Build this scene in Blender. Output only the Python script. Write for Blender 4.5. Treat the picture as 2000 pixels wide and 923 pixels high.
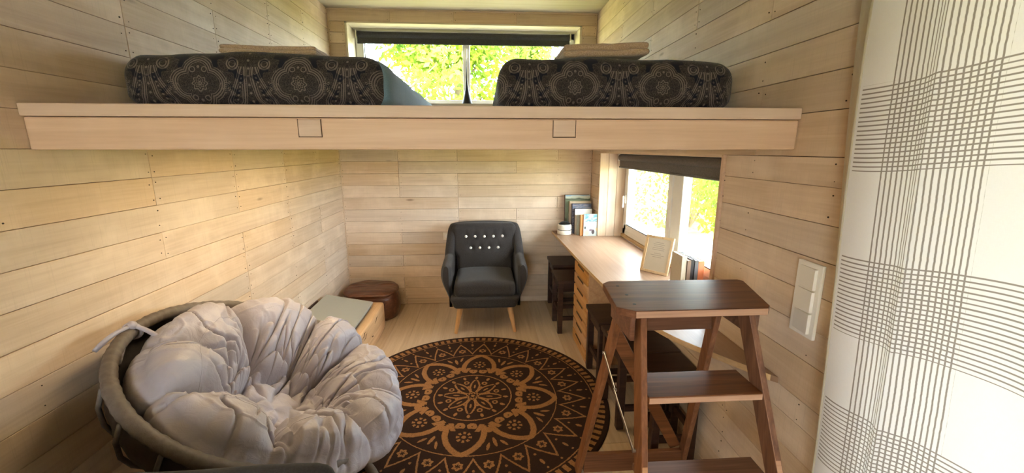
import bpy, bmesh, math, random
import numpy as np
from mathutils import Vector, Matrix, Quaternion, noise

for _o in list(bpy.data.objects):
    bpy.data.objects.remove(_o)
SC = bpy.context.scene
COL = SC.collection
random.seed(11)
RNG = np.random.default_rng(11)
PI = math.pi

# ------------------------------------------------------------------ camera
cam_data = bpy.data.cameras.new('camera')
cam_data.sensor_width = 36.0
cam_data.sensor_fit = 'HORIZONTAL'
cam_data.lens = 805.0 / 2000.0 * 36.0
cam_data.clip_start = 0.02
cam_data.clip_end = 300
cam = bpy.data.objects.new('camera', cam_data)
COL.objects.link(cam)
# world directions of the camera's right, down and forward axes
_cr = Vector((0.99785361, -0.06548408, 0.0))
_cd = Vector((-0.01356861, -0.20675991, -0.97829762))
_cf = Vector((0.06406292, 0.97619782, -0.20720465))
_m = Matrix((( _cr.x, -_cd.x, -_cf.x, 0), (_cr.y, -_cd.y, -_cf.y, 0), (_cr.z, -_cd.z, -_cf.z, 0), (0, 0, 0, 1)))
cam.matrix_world = Matrix.Translation((0, 0, 1.6)) @ _m
SC.camera = cam

# ------------------------------------------------------------------ view, sky, sun, daylight
SC.view_settings.view_transform = 'Standard'
SC.view_settings.look = 'None'
SC.view_settings.gamma = 1.0
SC.view_settings.use_curve_mapping = False
SC.view_settings.exposure = 0.80
SC.cycles.use_denoising = True
SC.cycles.max_bounces = 10
SC.cycles.diffuse_bounces = 5
SC.cycles.transparent_max_bounces = 16
SC.cycles.caustics_reflective = False
SC.cycles.caustics_refractive = False
SC.cycles.sample_clamp_indirect = 6.0

world = bpy.data.worlds.new('sky')
SC.world = world
world.use_nodes = True
_bg = world.node_tree.nodes['Background']
_bg.inputs[0].default_value = (0.82, 0.91, 1.0, 1)
_bg.inputs[1].default_value = 16.5

def lamp(name, kind, loc, energy, color, direction=None, size=None, size_y=None, angle=None, spread=None):
    d = bpy.data.lights.new(name, kind)
    d.energy = energy
    d.color = color
    if kind == 'AREA':
        d.shape = 'RECTANGLE'
        d.size, d.size_y = size, size_y
        if spread: d.spread = spread
    if kind == 'SUN' and angle: d.angle = angle
    o = bpy.data.objects.new(name, d)
    COL.objects.link(o)
    o.location = loc
    if direction:
        o.rotation_euler = Vector(direction).to_track_quat('-Z', 'Y').to_euler()
    return o

lamp('sun', 'SUN', (0, -6, 10), 14.0, (1.0, 0.92, 0.78), (0.10, 0.62, -0.78), angle=0.01)
# daylight through the glazed entrance behind the camera
lamp('daylight_entrance', 'AREA', (-0.675, -1.62, 1.42), 10.0, (1.0, 0.92, 0.85), (0.18, 1, -0.05), 0.9, 1.2)

# ------------------------------------------------------------------ node expression helper
class NT:
    """small expression builder on a node tree"""
    def __init__(s, name):
        s.m = bpy.data.materials.new(name)
        s.m.use_nodes = True
        s.t = s.m.node_tree
        s.t.nodes.clear()
        s.out = s.t.nodes.new('ShaderNodeOutputMaterial')
        s._tc = None
    def node(s, kind, **kw):
        n = s.t.nodes.new(kind)
        for k, v in kw.items(): setattr(n, k, v)
        return n
    def link(s, a, b):
        if isinstance(a, V): a = a.s
        if isinstance(a, (int, float)): b.default_value = a
        elif isinstance(a, tuple): b.default_value = a if len(a) == 4 or b.type == 'VECTOR' else (*a, 1)
        else: s.t.links.new(a, b)
    def coord(s, which='Object'):
        if s._tc is None: s._tc = s.node('ShaderNodeTexCoord')
        return s._tc.outputs[which]
    def xyz(s, vec):
        n = s.node('ShaderNodeSeparateXYZ'); s.link(vec, n.inputs[0])
        return [V(s, n.outputs[i]) for i in range(3)]
    def vec(s, x, y, z):
        n = s.node('ShaderNodeCombineXYZ')
        for i, a in enumerate((x, y, z)): s.link(a, n.inputs[i])
        return n.outputs[0]
    def math(s, op, *a, clamp=False):
        n = s.node('ShaderNodeMath', operation=op, use_clamp=clamp)
        for i, v in enumerate(a): s.link(v, n.inputs[i])
        return V(s, n.outputs[0])
    def noise(s, vec, scale, detail=3, rough=0.55, dist=0.0, color=False):
        n = s.node('ShaderNodeTexNoise')
        s.link(vec, n.inputs['Vector'])
        n.inputs['Scale'].default_value = scale
        n.inputs['Detail'].default_value = detail
        n.inputs['Roughness'].default_value = rough
        n.inputs['Distortion'].default_value = dist
        return n.outputs['Color'] if color else V(s, n.outputs['Fac'])
    def voronoi(s, vec, scale, feature='F1', out='Distance'):
        n = s.node('ShaderNodeTexVoronoi', feature=feature)
        s.link(vec, n.inputs['Vector']); n.inputs['Scale'].default_value = scale
        return V(s, n.outputs[out]) if out == 'Distance' else n.outputs[out]
    def ramp(s, f, stops, interp='LINEAR'):
        n = s.node('ShaderNodeValToRGB')
        s.link(f, n.inputs[0])
        n.color_ramp.interpolation = interp
        e = n.color_ramp.elements
        while len(e) < len(stops): e.new(0.5)
        for el, (p, c) in zip(e, stops):
            el.position = p; el.color = (*c, 1)
        return n.outputs[0]
    def mix(s, f, a, b, blend='MIX'):
        n = s.node('ShaderNodeMix', data_type='RGBA', blend_type=blend)
        s.link(f, n.inputs[0]); s.link(a, n.inputs[6]); s.link(b, n.inputs[7])
        return n.outputs[2]
    def smooth(s, x, a, b):
        n = s.node('ShaderNodeMapRange', interpolation_type='SMOOTHSTEP')
        s.link(x, n.inputs[0])
        n.inputs[1].default_value, n.inputs[2].default_value = a, b
        return V(s, n.outputs[0])
    def scalevec(s, vec, x, y, z):
        n = s.node('ShaderNodeVectorMath', operation='MULTIPLY')
        s.link(vec, n.inputs[0]); n.inputs[1].default_value = (x, y, z)
        return n.outputs[0]
    def addvec(s, a, b):
        n = s.node('ShaderNodeVectorMath', operation='ADD')
        s.link(a, n.inputs[0]); s.link(b, n.inputs[1])
        return n.outputs[0]
    def rnd(s):
        n = s.node('ShaderNodeObjectInfo')
        return V(s, n.outputs['Random'])
    def bump(s, h, strength=0.3, dist=0.01):
        n = s.node('ShaderNodeBump')
        n.inputs['Strength'].default_value = strength
        n.inputs['Distance'].default_value = dist
        s.link(h, n.inputs['Height'])
        return n.outputs[0]
    def bsdf(s, color, rough=0.6, spec=0.3, metal=0.0, normal=None, sheen=0.0, coat=0.0):
        n = s.node('ShaderNodeBsdfPrincipled')
        s.link(color, n.inputs['Base Color']); s.link(rough, n.inputs['Roughness'])
        n.inputs['Specular IOR Level'].default_value = spec
        n.inputs['Metallic'].default_value = metal
        if sheen: n.inputs['Sheen Weight'].default_value = sheen
        if coat: n.inputs['Coat Weight'].default_value = coat; n.inputs['Coat Roughness'].default_value = 0.15
        if normal is not None: s.link(normal, n.inputs['Normal'])
        s.link(n.outputs[0], s.out.inputs[0])
        return n

class V:
    def __init__(s, nt, sock): s.n, s.s = nt, sock
    def _b(s, op, o): return s.n.math(op, s, o)
    def __add__(s, o): return s._b('ADD', o)
    __radd__ = __add__
    def __sub__(s, o): return s._b('SUBTRACT', o)
    def __rsub__(s, o): return s.n.math('SUBTRACT', o, s)
    def __mul__(s, o): return s._b('MULTIPLY', o)
    __rmul__ = __mul__
    def __truediv__(s, o): return s._b('DIVIDE', o)
    def __abs__(s): return s.n.math('ABSOLUTE', s)
    def __neg__(s): return s * -1.0
    def mod(s, o): return s.n.math('FLOORED_MODULO', s, o)
    def sin(s): return s.n.math('SINE', s)
    def cos(s): return s.n.math('COSINE', s)
    def sqrt(s): return s.n.math('SQRT', s)
    def min(s, o): return s._b('MINIMUM', o)
    def max(s, o): return s._b('MAXIMUM', o)
    def lt(s, o): return s._b('LESS_THAN', o)
    def gt(s, o): return s._b('GREATER_THAN', o)

def hyp(a, b): return (a * a + b * b).sqrt()

# ------------------------------------------------------------------ materials
def mat_plain(name, color, rough=0.5, spec=0.3, metal=0.0, vary=0.12, scale=30, bump=0.0, coat=0.0, sheen=0.0):
    t = NT(name)
    n = t.noise(t.coord(), scale, 3)
    c = t.mix(n, tuple(x * (1 - vary) for x in color), tuple(min(1, x * (1 + vary)) for x in color))
    t.bsdf(c, rough, spec, metal, t.bump(n, bump, 0.004) if bump else None, coat=coat, sheen=sheen)
    return t.m

def mat_wood(name, dark, mid, light, axis=0, rough=0.55, spec=0.3, gs=1.0, knots=0.0, wash=0.0, saw=0.0, vary=0.25, bump=0.15, coat=0.0, knotcol=(0.12, 0.07, 0.04)):
    """timber: grain stretched along one local axis, per-piece variation, optional knots / whitewash"""
    t = NT(name)
    r = t.rnd()
    p = t.addvec(t.coord(), t.vec(r * 37.0, r * 91.0, r * 53.0))
    st = [26.0 * gs] * 3; st[axis] = 1.3 * gs
    g1 = t.noise(t.scalevec(p, *st), 1.0, 5, 0.6, 0.6)
    st2 = [120.0 * gs] * 3; st2[axis] = 4.0 * gs
    g2 = t.noise(t.scalevec(p, *st2), 1.0, 2, 0.5)
    f = g1 * 0.75 + g2 * 0.25
    c = t.ramp(f, [(0.30, dark), (0.50, mid), (0.70, light)])
    if wash:
        w = t.noise(p, 3.2, 4, 0.6)
        c = t.mix(t.smooth(w, 0.45, 0.72) * wash, c, tuple(min(1, x * 1.10 + 0.06) for x in light))
        w2 = t.noise(t.scalevec(p, *[7.0 if i != axis else 1.6 for i in range(3)]), 1.0, 3, 0.6)
        c = t.mix(t.smooth(w2, 0.56, 0.78) * (wash * 0.55), c, tuple(x * 0.72 for x in mid))
    if saw:
        st3 = [6.0] * 3; st3[axis] = 260.0
        s3 = t.noise(t.scalevec(p, *st3), 1.0, 2, 0.6)
        c = t.mix(t.smooth(s3, 0.52, 0.75) * saw, c, tuple(x * 0.82 for x in mid))
    if knots:
        ks = [9.0] * 3; ks[axis] = 2.3
        d = t.voronoi(t.scalevec(p, *ks), 1.0)
        sel = t.voronoi(t.scalevec(p, *ks), 1.0, out='Color')
        sr = t.xyz(sel)[0]
        k = (1.0 - t.smooth(d, 0.03, 0.13)) * sr.gt(1.0 - knots)
        c = t.mix(k * 0.75, c, knotcol)
    v = (r - 0.5) * vary + 1.0
    hs = t.node('ShaderNodeHueSaturation')
    t.link(v, hs.inputs['Value']); t.link(c, hs.inputs['Color'])
    t.link((r * 7.31).mod(1.0) * 0.3 + 0.85, hs.inputs['Saturation'])
    t.bsdf(hs.outputs[0], rough, spec, 0.0, t.bump(f, bump, 0.003), coat=coat)
    return t.m

def mat_fabric(name, c1, c2, scale=900, rough=0.9, sheen=0.3, bump=0.3, blotch=0.15):
    t = NT(name)
    p = t.coord()
    w = t.noise(t.scalevec(p, 1, 1, 1), scale * 0.25, 2, 0.7)
    b = t.noise(p, 7.0, 3)
    c = t.mix(t.smooth(w, 0.35, 0.65), c1, c2)
    c = t.mix(b * blotch, c, tuple(x * 0.5 for x in c1))
    t.bsdf(c, rough, 0.2, 0.0, t.bump(w, bump, 0.002), sheen=sheen)
    return t.m

WALLC = ((0.545, 0.400, 0.280), (0.63, 0.48, 0.345), (0.70, 0.555, 0.415))
M = {}
M['wall_plank'] = mat_wood('whitewashed_pine_along_y', *WALLC, axis=1, rough=0.62, spec=0.25, knots=0.22, wash=0.55, saw=0.35, vary=0.16, bump=0.12, knotcol=(0.20, 0.13, 0.08))
M['wall_plank_x'] = mat_wood('whitewashed_pine_along_x', *WALLC, axis=0, rough=0.62, spec=0.25, knots=0.16, wash=0.5, saw=0.3, vary=0.20, bump=0.12, knotcol=(0.20, 0.13, 0.08))
M['wall_plank_z'] = mat_wood('whitewashed_pine_upright', *WALLC, axis=2, rough=0.6, spec=0.25, knots=0.1, wash=0.5, vary=0.12, bump=0.1, knotcol=(0.25, 0.17, 0.11))
M['loft_wood'] = mat_wood('pale_loft_pine', (0.53, 0.37, 0.265), (0.60, 0.43, 0.315), (0.66, 0.49, 0.37), axis=0, rough=0.55, knots=0.22, wash=0.25, vary=0.10, bump=0.1, knotcol=(0.27, 0.17, 0.11))
M['joint'] = mat_plain('dark_joint_backing', (0.09, 0.06, 0.04), 0.9, 0.1)
M['nail'] = mat_plain('rusty_nail_head', (0.045, 0.03, 0.022), 0.7, 0.3)
M['ceiling'] = mat_wood('ceiling_plywood', (0.40, 0.345, 0.25), (0.45, 0.39, 0.29), (0.50, 0.44, 0.335), axis=0, rough=0.7, gs=0.5, vary=0.06, bump=0.05)
M['floor'] = mat_wood('floor_vinyl_oak', (0.47, 0.345, 0.235), (0.57, 0.43, 0.30), (0.64, 0.50, 0.36), axis=1, rough=0.5, spec=0.35, vary=0.12, bump=0.06)
M['desk'] = mat_wood('oak_desktop', (0.24, 0.142, 0.088), (0.29, 0.180, 0.115), (0.34, 0.222, 0.148), axis=1, rough=0.42, spec=0.25, vary=0.05, bump=0.05)
M['desk_edge'] = mat_wood('oak_edge', (0.50, 0.31, 0.15), (0.62, 0.42, 0.22), (0.72, 0.50, 0.28), axis=1, rough=0.5)
M['pine'] = mat_wood('orange_pine', (0.46, 0.22, 0.075), (0.60, 0.31, 0.115), (0.70, 0.40, 0.17), axis=1, rough=0.5, knots=0.25, vary=0.15, knotcol=(0.22, 0.08, 0.03))
M['pine_block'] = mat_wood('honey_pine_block', (0.55, 0.27, 0.09), (0.70, 0.39, 0.15), (0.78, 0.48, 0.22), axis=1, rough=0.42, spec=0.4, knots=0.22, vary=0.05, knotcol=(0.25, 0.09, 0.03))
M['walnut'] = mat_wood('dark_stained_wood', (0.090, 0.034, 0.017), (0.17, 0.068, 0.032), (0.26, 0.115, 0.058), axis=0, rough=0.42, spec=0.28, gs=1.3, vary=0.15, bump=0.12)
M['walnut_up'] = mat_wood('dark_stained_wood_upright', (0.105, 0.038, 0.018), (0.20, 0.080, 0.036), (0.31, 0.14, 0.068), axis=2, rough=0.42, spec=0.45, gs=1.3, vary=0.2, bump=0.12)
M['walnut_lit_edge'] = mat_wood('painted_lit_edge', (0.36, 0.165, 0.085), (0.50, 0.26, 0.14), (0.60, 0.35, 0.21), axis=0, rough=0.5, spec=0.3, gs=1.3, vary=0.1, bump=0.08)  # paler stain that paints frontal light onto the ladder's forward edges
M['stool'] = mat_wood('espresso_wood', (0.022, 0.010, 0.007), (0.042, 0.019, 0.012), (0.075, 0.035, 0.022), axis=0, rough=0.42, spec=0.45, gs=1.2, vary=0.25, bump=0.1)
M['stump'] = mat_wood('lacquered_stump', (0.045, 0.012, 0.005), (0.105, 0.032, 0.012), (0.24, 0.085, 0.033), axis=0, rough=0.3, spec=0.5, gs=0.8, vary=0.05, bump=0.35)
M['beech'] = mat_wood('beech_leg', (0.52, 0.27, 0.10), (0.64, 0.36, 0.15), (0.72, 0.44, 0.2), axis=2, rough=0.45, vary=0.1)
M['white_pvc'] = mat_plain('white_window_frame', (0.74, 0.73, 0.70), 0.35, 0.4, vary=0.03)
M['white_switch'] = mat_plain('white_switch_plastic', (0.80, 0.76, 0.69), 0.35, 0.45, vary=0.02)
M['reveal'] = mat_wood('pale_reveal_board', (0.60, 0.53, 0.42), (0.68, 0.61, 0.49), (0.74, 0.68, 0.56), axis=0, rough=0.6, vary=0.06)
M['blind'] = mat_fabric('charcoal_blind', (0.040, 0.040, 0.043), (0.060, 0.060, 0.064), 500, 0.8, 0.1, 0.1)
M['blind_brown'] = mat_fabric('grey_brown_blind', (0.085, 0.075, 0.065), (0.12, 0.105, 0.092), 500, 0.8, 0.1, 0.1)
M['charcoal'] = mat_fabric('charcoal_tweed', (0.020, 0.017, 0.0165), (0.062, 0.054, 0.051), 1400, 0.92, 0.12, 0.35, 0.3)
M['button'] = mat_plain('pearl_button', (0.75, 0.73, 0.70), 0.3, 0.5, vary=0.03)
M['rattan'] = mat_plain('grey_brown_rattan', (0.125, 0.100, 0.082), 0.55, 0.35, vary=0.35, scale=60, bump=0.3)
M['rattan_dark'] = mat_plain('dark_rattan', (0.045, 0.036, 0.032), 0.6, 0.3, vary=0.3, scale=60)
M['velvet'] = mat_fabric('dark_velvet', (0.014, 0.012, 0.017), (0.026, 0.022, 0.030), 700, 0.85, 0.12, 0.1)
M['towel'] = mat_fabric('brown_terry', (0.42, 0.30, 0.21), (0.60, 0.45, 0.34), 900, 0.95, 0.4, 0.9, 0.1)
M['bluesheet'] = mat_fabric('slate_blue_cotton', (0.14, 0.235, 0.31), (0.19, 0.295, 0.375), 1200, 0.85, 0.2, 0.12, 0.1)
M['steel'] = mat_plain('zinc_brace', (0.55, 0.53, 0.50), 0.3, 0.5, 0.95, vary=0.1)
M['black'] = mat_plain('black_plastic', (0.012, 0.012, 0.013), 0.45, 0.4)
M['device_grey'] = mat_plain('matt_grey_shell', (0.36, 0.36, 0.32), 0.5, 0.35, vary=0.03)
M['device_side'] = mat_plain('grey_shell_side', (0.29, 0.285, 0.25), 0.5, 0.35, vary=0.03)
M['cream'] = mat_plain('cream_ceramic', (0.72, 0.66, 0.56), 0.4, 0.4, vary=0.05)
M['paper'] = mat_plain('white_paper', (0.80, 0.78, 0.74), 0.8, 0.2, vary=0.03)
M['outlet'] = mat_plain('beige_outlet', (0.74, 0.66, 0.54), 0.4, 0.4, vary=0.03)
M['deck'] = mat_wood('bleached_deck', (0.62, 0.56, 0.46), (0.70, 0.64, 0.54), (0.78, 0.72, 0.62), axis=1, rough=0.8, vary=0.12)
M['lawn'] = mat_plain('sunlit_lawn', (0.36, 0.33, 0.085), 0.95, 0.05, vary=0.5, scale=3)
M['bark'] = mat_plain('bark', (0.16, 0.12, 0.085), 0.9, 0.1, vary=0.4, scale=12, bump=0.6)

def mat_leaf(name, c1, c2):
    t = NT(name)
    n = t.noise(t.coord(), 1.7, 4)
    c = t.mix(t.smooth(n, 0.35, 0.65), c1, c2)
    d = t.node('ShaderNodeBsdfDiffuse'); t.link(c, d.inputs[0])
    tr = t.node('ShaderNodeBsdfTranslucent'); t.link(c, tr.inputs[0])
    mx = t.node('ShaderNodeMixShader'); mx.inputs[0].default_value = 0.45
    t.link(d.outputs[0], mx.inputs[1]); t.link(tr.outputs[0], mx.inputs[2])
    t.link(mx.outputs[0], t.out.inputs[0])
    return t.m
M['leaf_a'] = mat_leaf('leaf_yellow_green', (0.16, 0.26, 0.050), (0.28, 0.32, 0.055))
M['leaf_b'] = mat_leaf('leaf_mid_green', (0.12, 0.23, 0.035), (0.27, 0.34, 0.04))

def mat_glass():
    t = NT('window_glass')
    a = t.node('ShaderNodeBsdfTransparent'); a.inputs[0].default_value = (0.96, 0.98, 0.97, 1)
    g = t.node('ShaderNodeBsdfGlossy'); g.inputs['Roughness'].default_value = 0.02
    fr = t.node('ShaderNodeFresnel'); fr.inputs[0].default_value = 1.45
    mx = t.node('ShaderNodeMixShader')
    ge = t.node('ShaderNodeNewGeometry')     # a thin sheet: only its outer faces reflect
    t.link(V(t, fr.outputs[0]) * (1.0 - V(t, ge.outputs['Backfacing'])), mx.inputs[0]); t.link(a.outputs[0], mx.inputs[1]); t.link(g.outputs[0], mx.inputs[2])
    t.link(mx.outputs[0], t.out.inputs[0])
    return t.m
M['glass'] = mat_glass()

def mat_cushion():
    t = NT('mauve_grey_cushion_cloth')
    p = t.coord()
    b = t.noise(p, 5.0, 3)
    w = t.noise(p, 420.0, 2)
    c = t.mix(b, (0.325, 0.292, 0.318), (0.405, 0.366, 0.396))
    cr = t.noise(t.addvec(t.scalevec(p, 1, 1, 1), t.noise(p, 6.0, 2, color=True)), 13.0, 4, 0.55, 0.8)
    h = cr * 1.0 + w * 0.03
    t.bsdf(c, 0.46, 0.4, 0.0, t.bump(h, 0.16, 0.02), sheen=0.12)
    return t.m
M['cushion'] = mat_cushion()

def mat_curtain():
    """white linen with woven bands of fine grey-brown lines; u (across) and v (height) in metres on the UV map"""
    t = NT('checked_linen_curtain')
    uvn = t.node('ShaderNodeUVMap'); uvn.uv_map = 'cloth'
    u, v, _ = t.xyz(uvn.outputs[0])
    wob = (t.noise(t.vec(u * 4.0, v * 60.0, 0.0), 1.0, 2) - 0.5) * 0.0022
    def lines(x, pitch, w):
        d = abs((x + wob + 20.0).mod(pitch) - pitch * 0.5)
        return 1.0 - t.smooth(d, w * 0.35, w * 0.75)
    def band(x, lo, hi): return x.gt(lo) * x.lt(hi)
    hb = band(v, 1.552, 1.775).max(band(v, 1.104, 1.322)).max(band(v, 0.690, 0.900)).max(band(v, 0.26, 0.48)).max(band(v, 2.0, 2.22))
    hl = lines(v, 0.0118, 0.0033) * hb * u.gt(0.010)
    ub = band(u, 0.088, 0.312).max(band(u, 0.66, 0.89)).max(band(u, 1.24, 1.46))
    vl = lines(u, 0.0118, 0.0034) * ub
    ln = hl.max(vl)
    wv = t.noise(t.vec(u * 700.0, v * 90.0, 0.0), 1.0, 2) * 0.5 + t.noise(t.vec(u * 90.0, v * 700.0, 3.0), 1.0, 2) * 0.5
    base = t.mix(wv, (0.78, 0.77, 0.79), (0.88, 0.87, 0.89))
    c = t.mix(ln * 0.85, base, (0.19, 0.155, 0.135))
    d = t.node('ShaderNodeBsdfDiffuse'); t.link(c, d.inputs[0])
    tr = t.node('ShaderNodeBsdfTranslucent'); t.link(c, tr.inputs[0])
    tp = t.node('ShaderNodeBsdfTransparent')
    m1 = t.node('ShaderNodeMixShader'); m1.inputs[0].default_value = 0.095
    t.link(d.outputs[0], m1.inputs[1]); t.link(tr.outputs[0], m1.inputs[2])
    m2 = t.node('ShaderNodeMixShader')
    t.link((1.0 - ln) * (wv * 0.006), m2.inputs[0])
    t.link(m1.outputs[0], m2.inputs[1]); t.link(tp.outputs[0], m2.inputs[2])
    nb = t.bump(wv, 0.2, 0.001); t.link(nb, d.inputs['Normal'])
    t.link(m2.outputs[0], t.out.inputs[0])
    return t.m
M['curtain'] = mat_curtain()
def mat_sheer():
    t = NT('cream_sheer_lining')
    n = t.noise(t.scalevec(t.coord(), 300, 300, 40), 1.0, 2)
    c = t.mix(n, (0.74, 0.70, 0.60), (0.84, 0.80, 0.71))
    d = t.node('ShaderNodeBsdfDiffuse'); t.link(c, d.inputs[0])
    tr = t.node('ShaderNodeBsdfTranslucent'); t.link(c, tr.inputs[0])
    tp = t.node('ShaderNodeBsdfTransparent')
    m1 = t.node('ShaderNodeMixShader'); m1.inputs[0].default_value = 0.5
    m2 = t.node('ShaderNodeMixShader'); m2.inputs[0].default_value = 0.18
    t.link(d.outputs[0], m1.inputs[1]); t.link(tr.outputs[0], m1.inputs[2])
    t.link(m1.outputs[0], m2.inputs[1]); t.link(tp.outputs[0], m2.inputs[2])
    t.link(m2.outputs[0], t.out.inputs[0])
    return t.m
M['sheer'] = mat_sheer()

def mat_rug():
    """printed mandala: polar pattern, tan on dark brown (rug radius 0.88)"""
    t = NT('mandala_print_rug')
    p0 = t.coord()
    wob = t.scalevec(t.noise(p0, 70.0, 2, color=True), 0.010, 0.010, 0)
    x0, y0, _ = t.xyz(t.addvec(p0, wob))
    x = (x0 - 0.005) / 0.88; y = (y0 - 0.005) / 0.88
    r = hyp(x, y)
    th = t.math('ARCTAN2', y, x) + (PI / 2 + 0.10 + 8 * PI)
    def fold(n, off=0.0):
        w = 2 * PI / n
        return abs((th + off).mod(w) - w / 2)
    def line(d, w): return 1.0 - t.smooth(abs(d), w * 0.7, w)
    def disc(d, w): return 1.0 - t.smooth(d, w * 0.85, w)
    def band(x, lo, hi): return x.gt(lo) * x.lt(hi)
    A = fold(8, PI / 8)                       # 0 on a petal's axis
    B = fold(8)                               # 0 between two petals
    px, py = r * A.cos(), r * A.sin()
    qx, qy = r * B.cos(), r * B.sin()
    s = []
    # outer petals
    d = hyp(px - 0.415, py + 0.095) - 0.222
    s.append(line(d, 0.023) * px.gt(0.335) * px.lt(0.63))
    s.append(line(hyp(px - 0.350, py - 0.040) - 0.020, 0.017) * px.lt(0.372))
    s.append(line(py - 0.098 + (px - 0.345) * 0.35, 0.020) * band(px, 0.322, 0.40))
    s.append(disc(hyp(qx - 0.405, qy), 0.030))
    # little flowers inside the petals
    fx, fy = px - 0.455, py
    fr = hyp(fx, fy); fa = t.math('ARCTAN2', fy, fx)
    s.append(disc(fr, 0.016))
    s.append((fa * 8.0).cos().gt(-0.1) * band(fr, 0.030, 0.052))
    # strokes between the petals
    s.append(disc(hyp((qx - 0.53) * 0.28, qy) , 0.013) * band(qx, 0.46, 0.60))
    s.append(disc(hyp((qx - 0.555) * 0.35, qy - 0.050 - (qx - 0.55) * 0.5), 0.0115))
    s.append(line(r - 0.622, 0.0045))
    # zigzag ring of 24 points with a flower in each
    w24 = 2 * PI / 24
    C = fold(24, w24 / 2)
    tri = C / (w24 / 2)                       # 0 at tip axis .. 1 at valley
    s.append(line((r - (0.835 - tri * 0.185)) * 0.55, 0.0085) * band(r, 0.63, 0.85))
    cx, cy = r * C.cos() - 0.705, r * C.sin()
    cr = hyp(cx, cy); ca = t.math('ARCTAN2', cy, cx)
    s.append(band(cr - (ca * 6.0).cos() * 0.005, 0.013, 0.031))
    D = fold(24)
    s.append(disc(hyp((r * D.cos() - 0.815) * 0.45, r * D.sin()), 0.011))
    s.append(disc(hyp(r * D.cos() - 0.745, r * D.sin()), 0.010))
    E2 = fold(48, w24 / 4)
    s.append(disc(hyp(r * E2.cos() - 0.868, r * E2.sin()), 0.0085))
    # dashed border
    s.append((th * 104.0).sin().gt(-0.25) * band(r, 0.915, 0.968))
    s.append(line(r - 0.900, 0.005))
    # centre medallion
    s.append(line(r - 0.287, 0.0055))
    lx, ly = px - 0.125, py
    s.append(line((lx * lx * 3.2 + ly - 0.034), 0.0085) * band(px, 0.045, 0.215))
    s.append(disc(hyp(lx * 0.3, ly), 0.008))
    s.append(band(r - (th * 8.0).cos() * 0.006, 0.030, 0.044)); s.append(disc(r, 0.016))
    s.append(band(hyp(qx - 0.185, qy), 0.010, 0.022))
    F = fold(16, PI / 16)
    s.append(disc(hyp((r * F.cos() - 0.245) * 0.6, r * F.sin()), 0.013))
    s.append(disc(hyp(qx - 0.125, qy), 0.012))
    m = s[0]
    for e in s[1:]: m = m.max(e)
    inside = r.lt(0.985)
    nz = t.noise(p0, 260.0, 3, 0.7)
    spk = t.smooth(nz, 0.28, 0.52)
    m = m * inside * (spk * 0.75 + 0.25)
    big = t.noise(p0, 6.0, 3)
    tan = t.mix(big, (0.29, 0.130, 0.046), (0.39, 0.190, 0.076))
    dk = t.mix(nz, (0.017, 0.009, 0.007), (0.052, 0.027, 0.019))
    c = t.mix(m, dk, tan)
    t.bsdf(c, 0.95, 0.1, 0.0, t.bump(nz, 0.5, 0.004))
    return t.m
M['rug'] = mat_rug()

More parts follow.
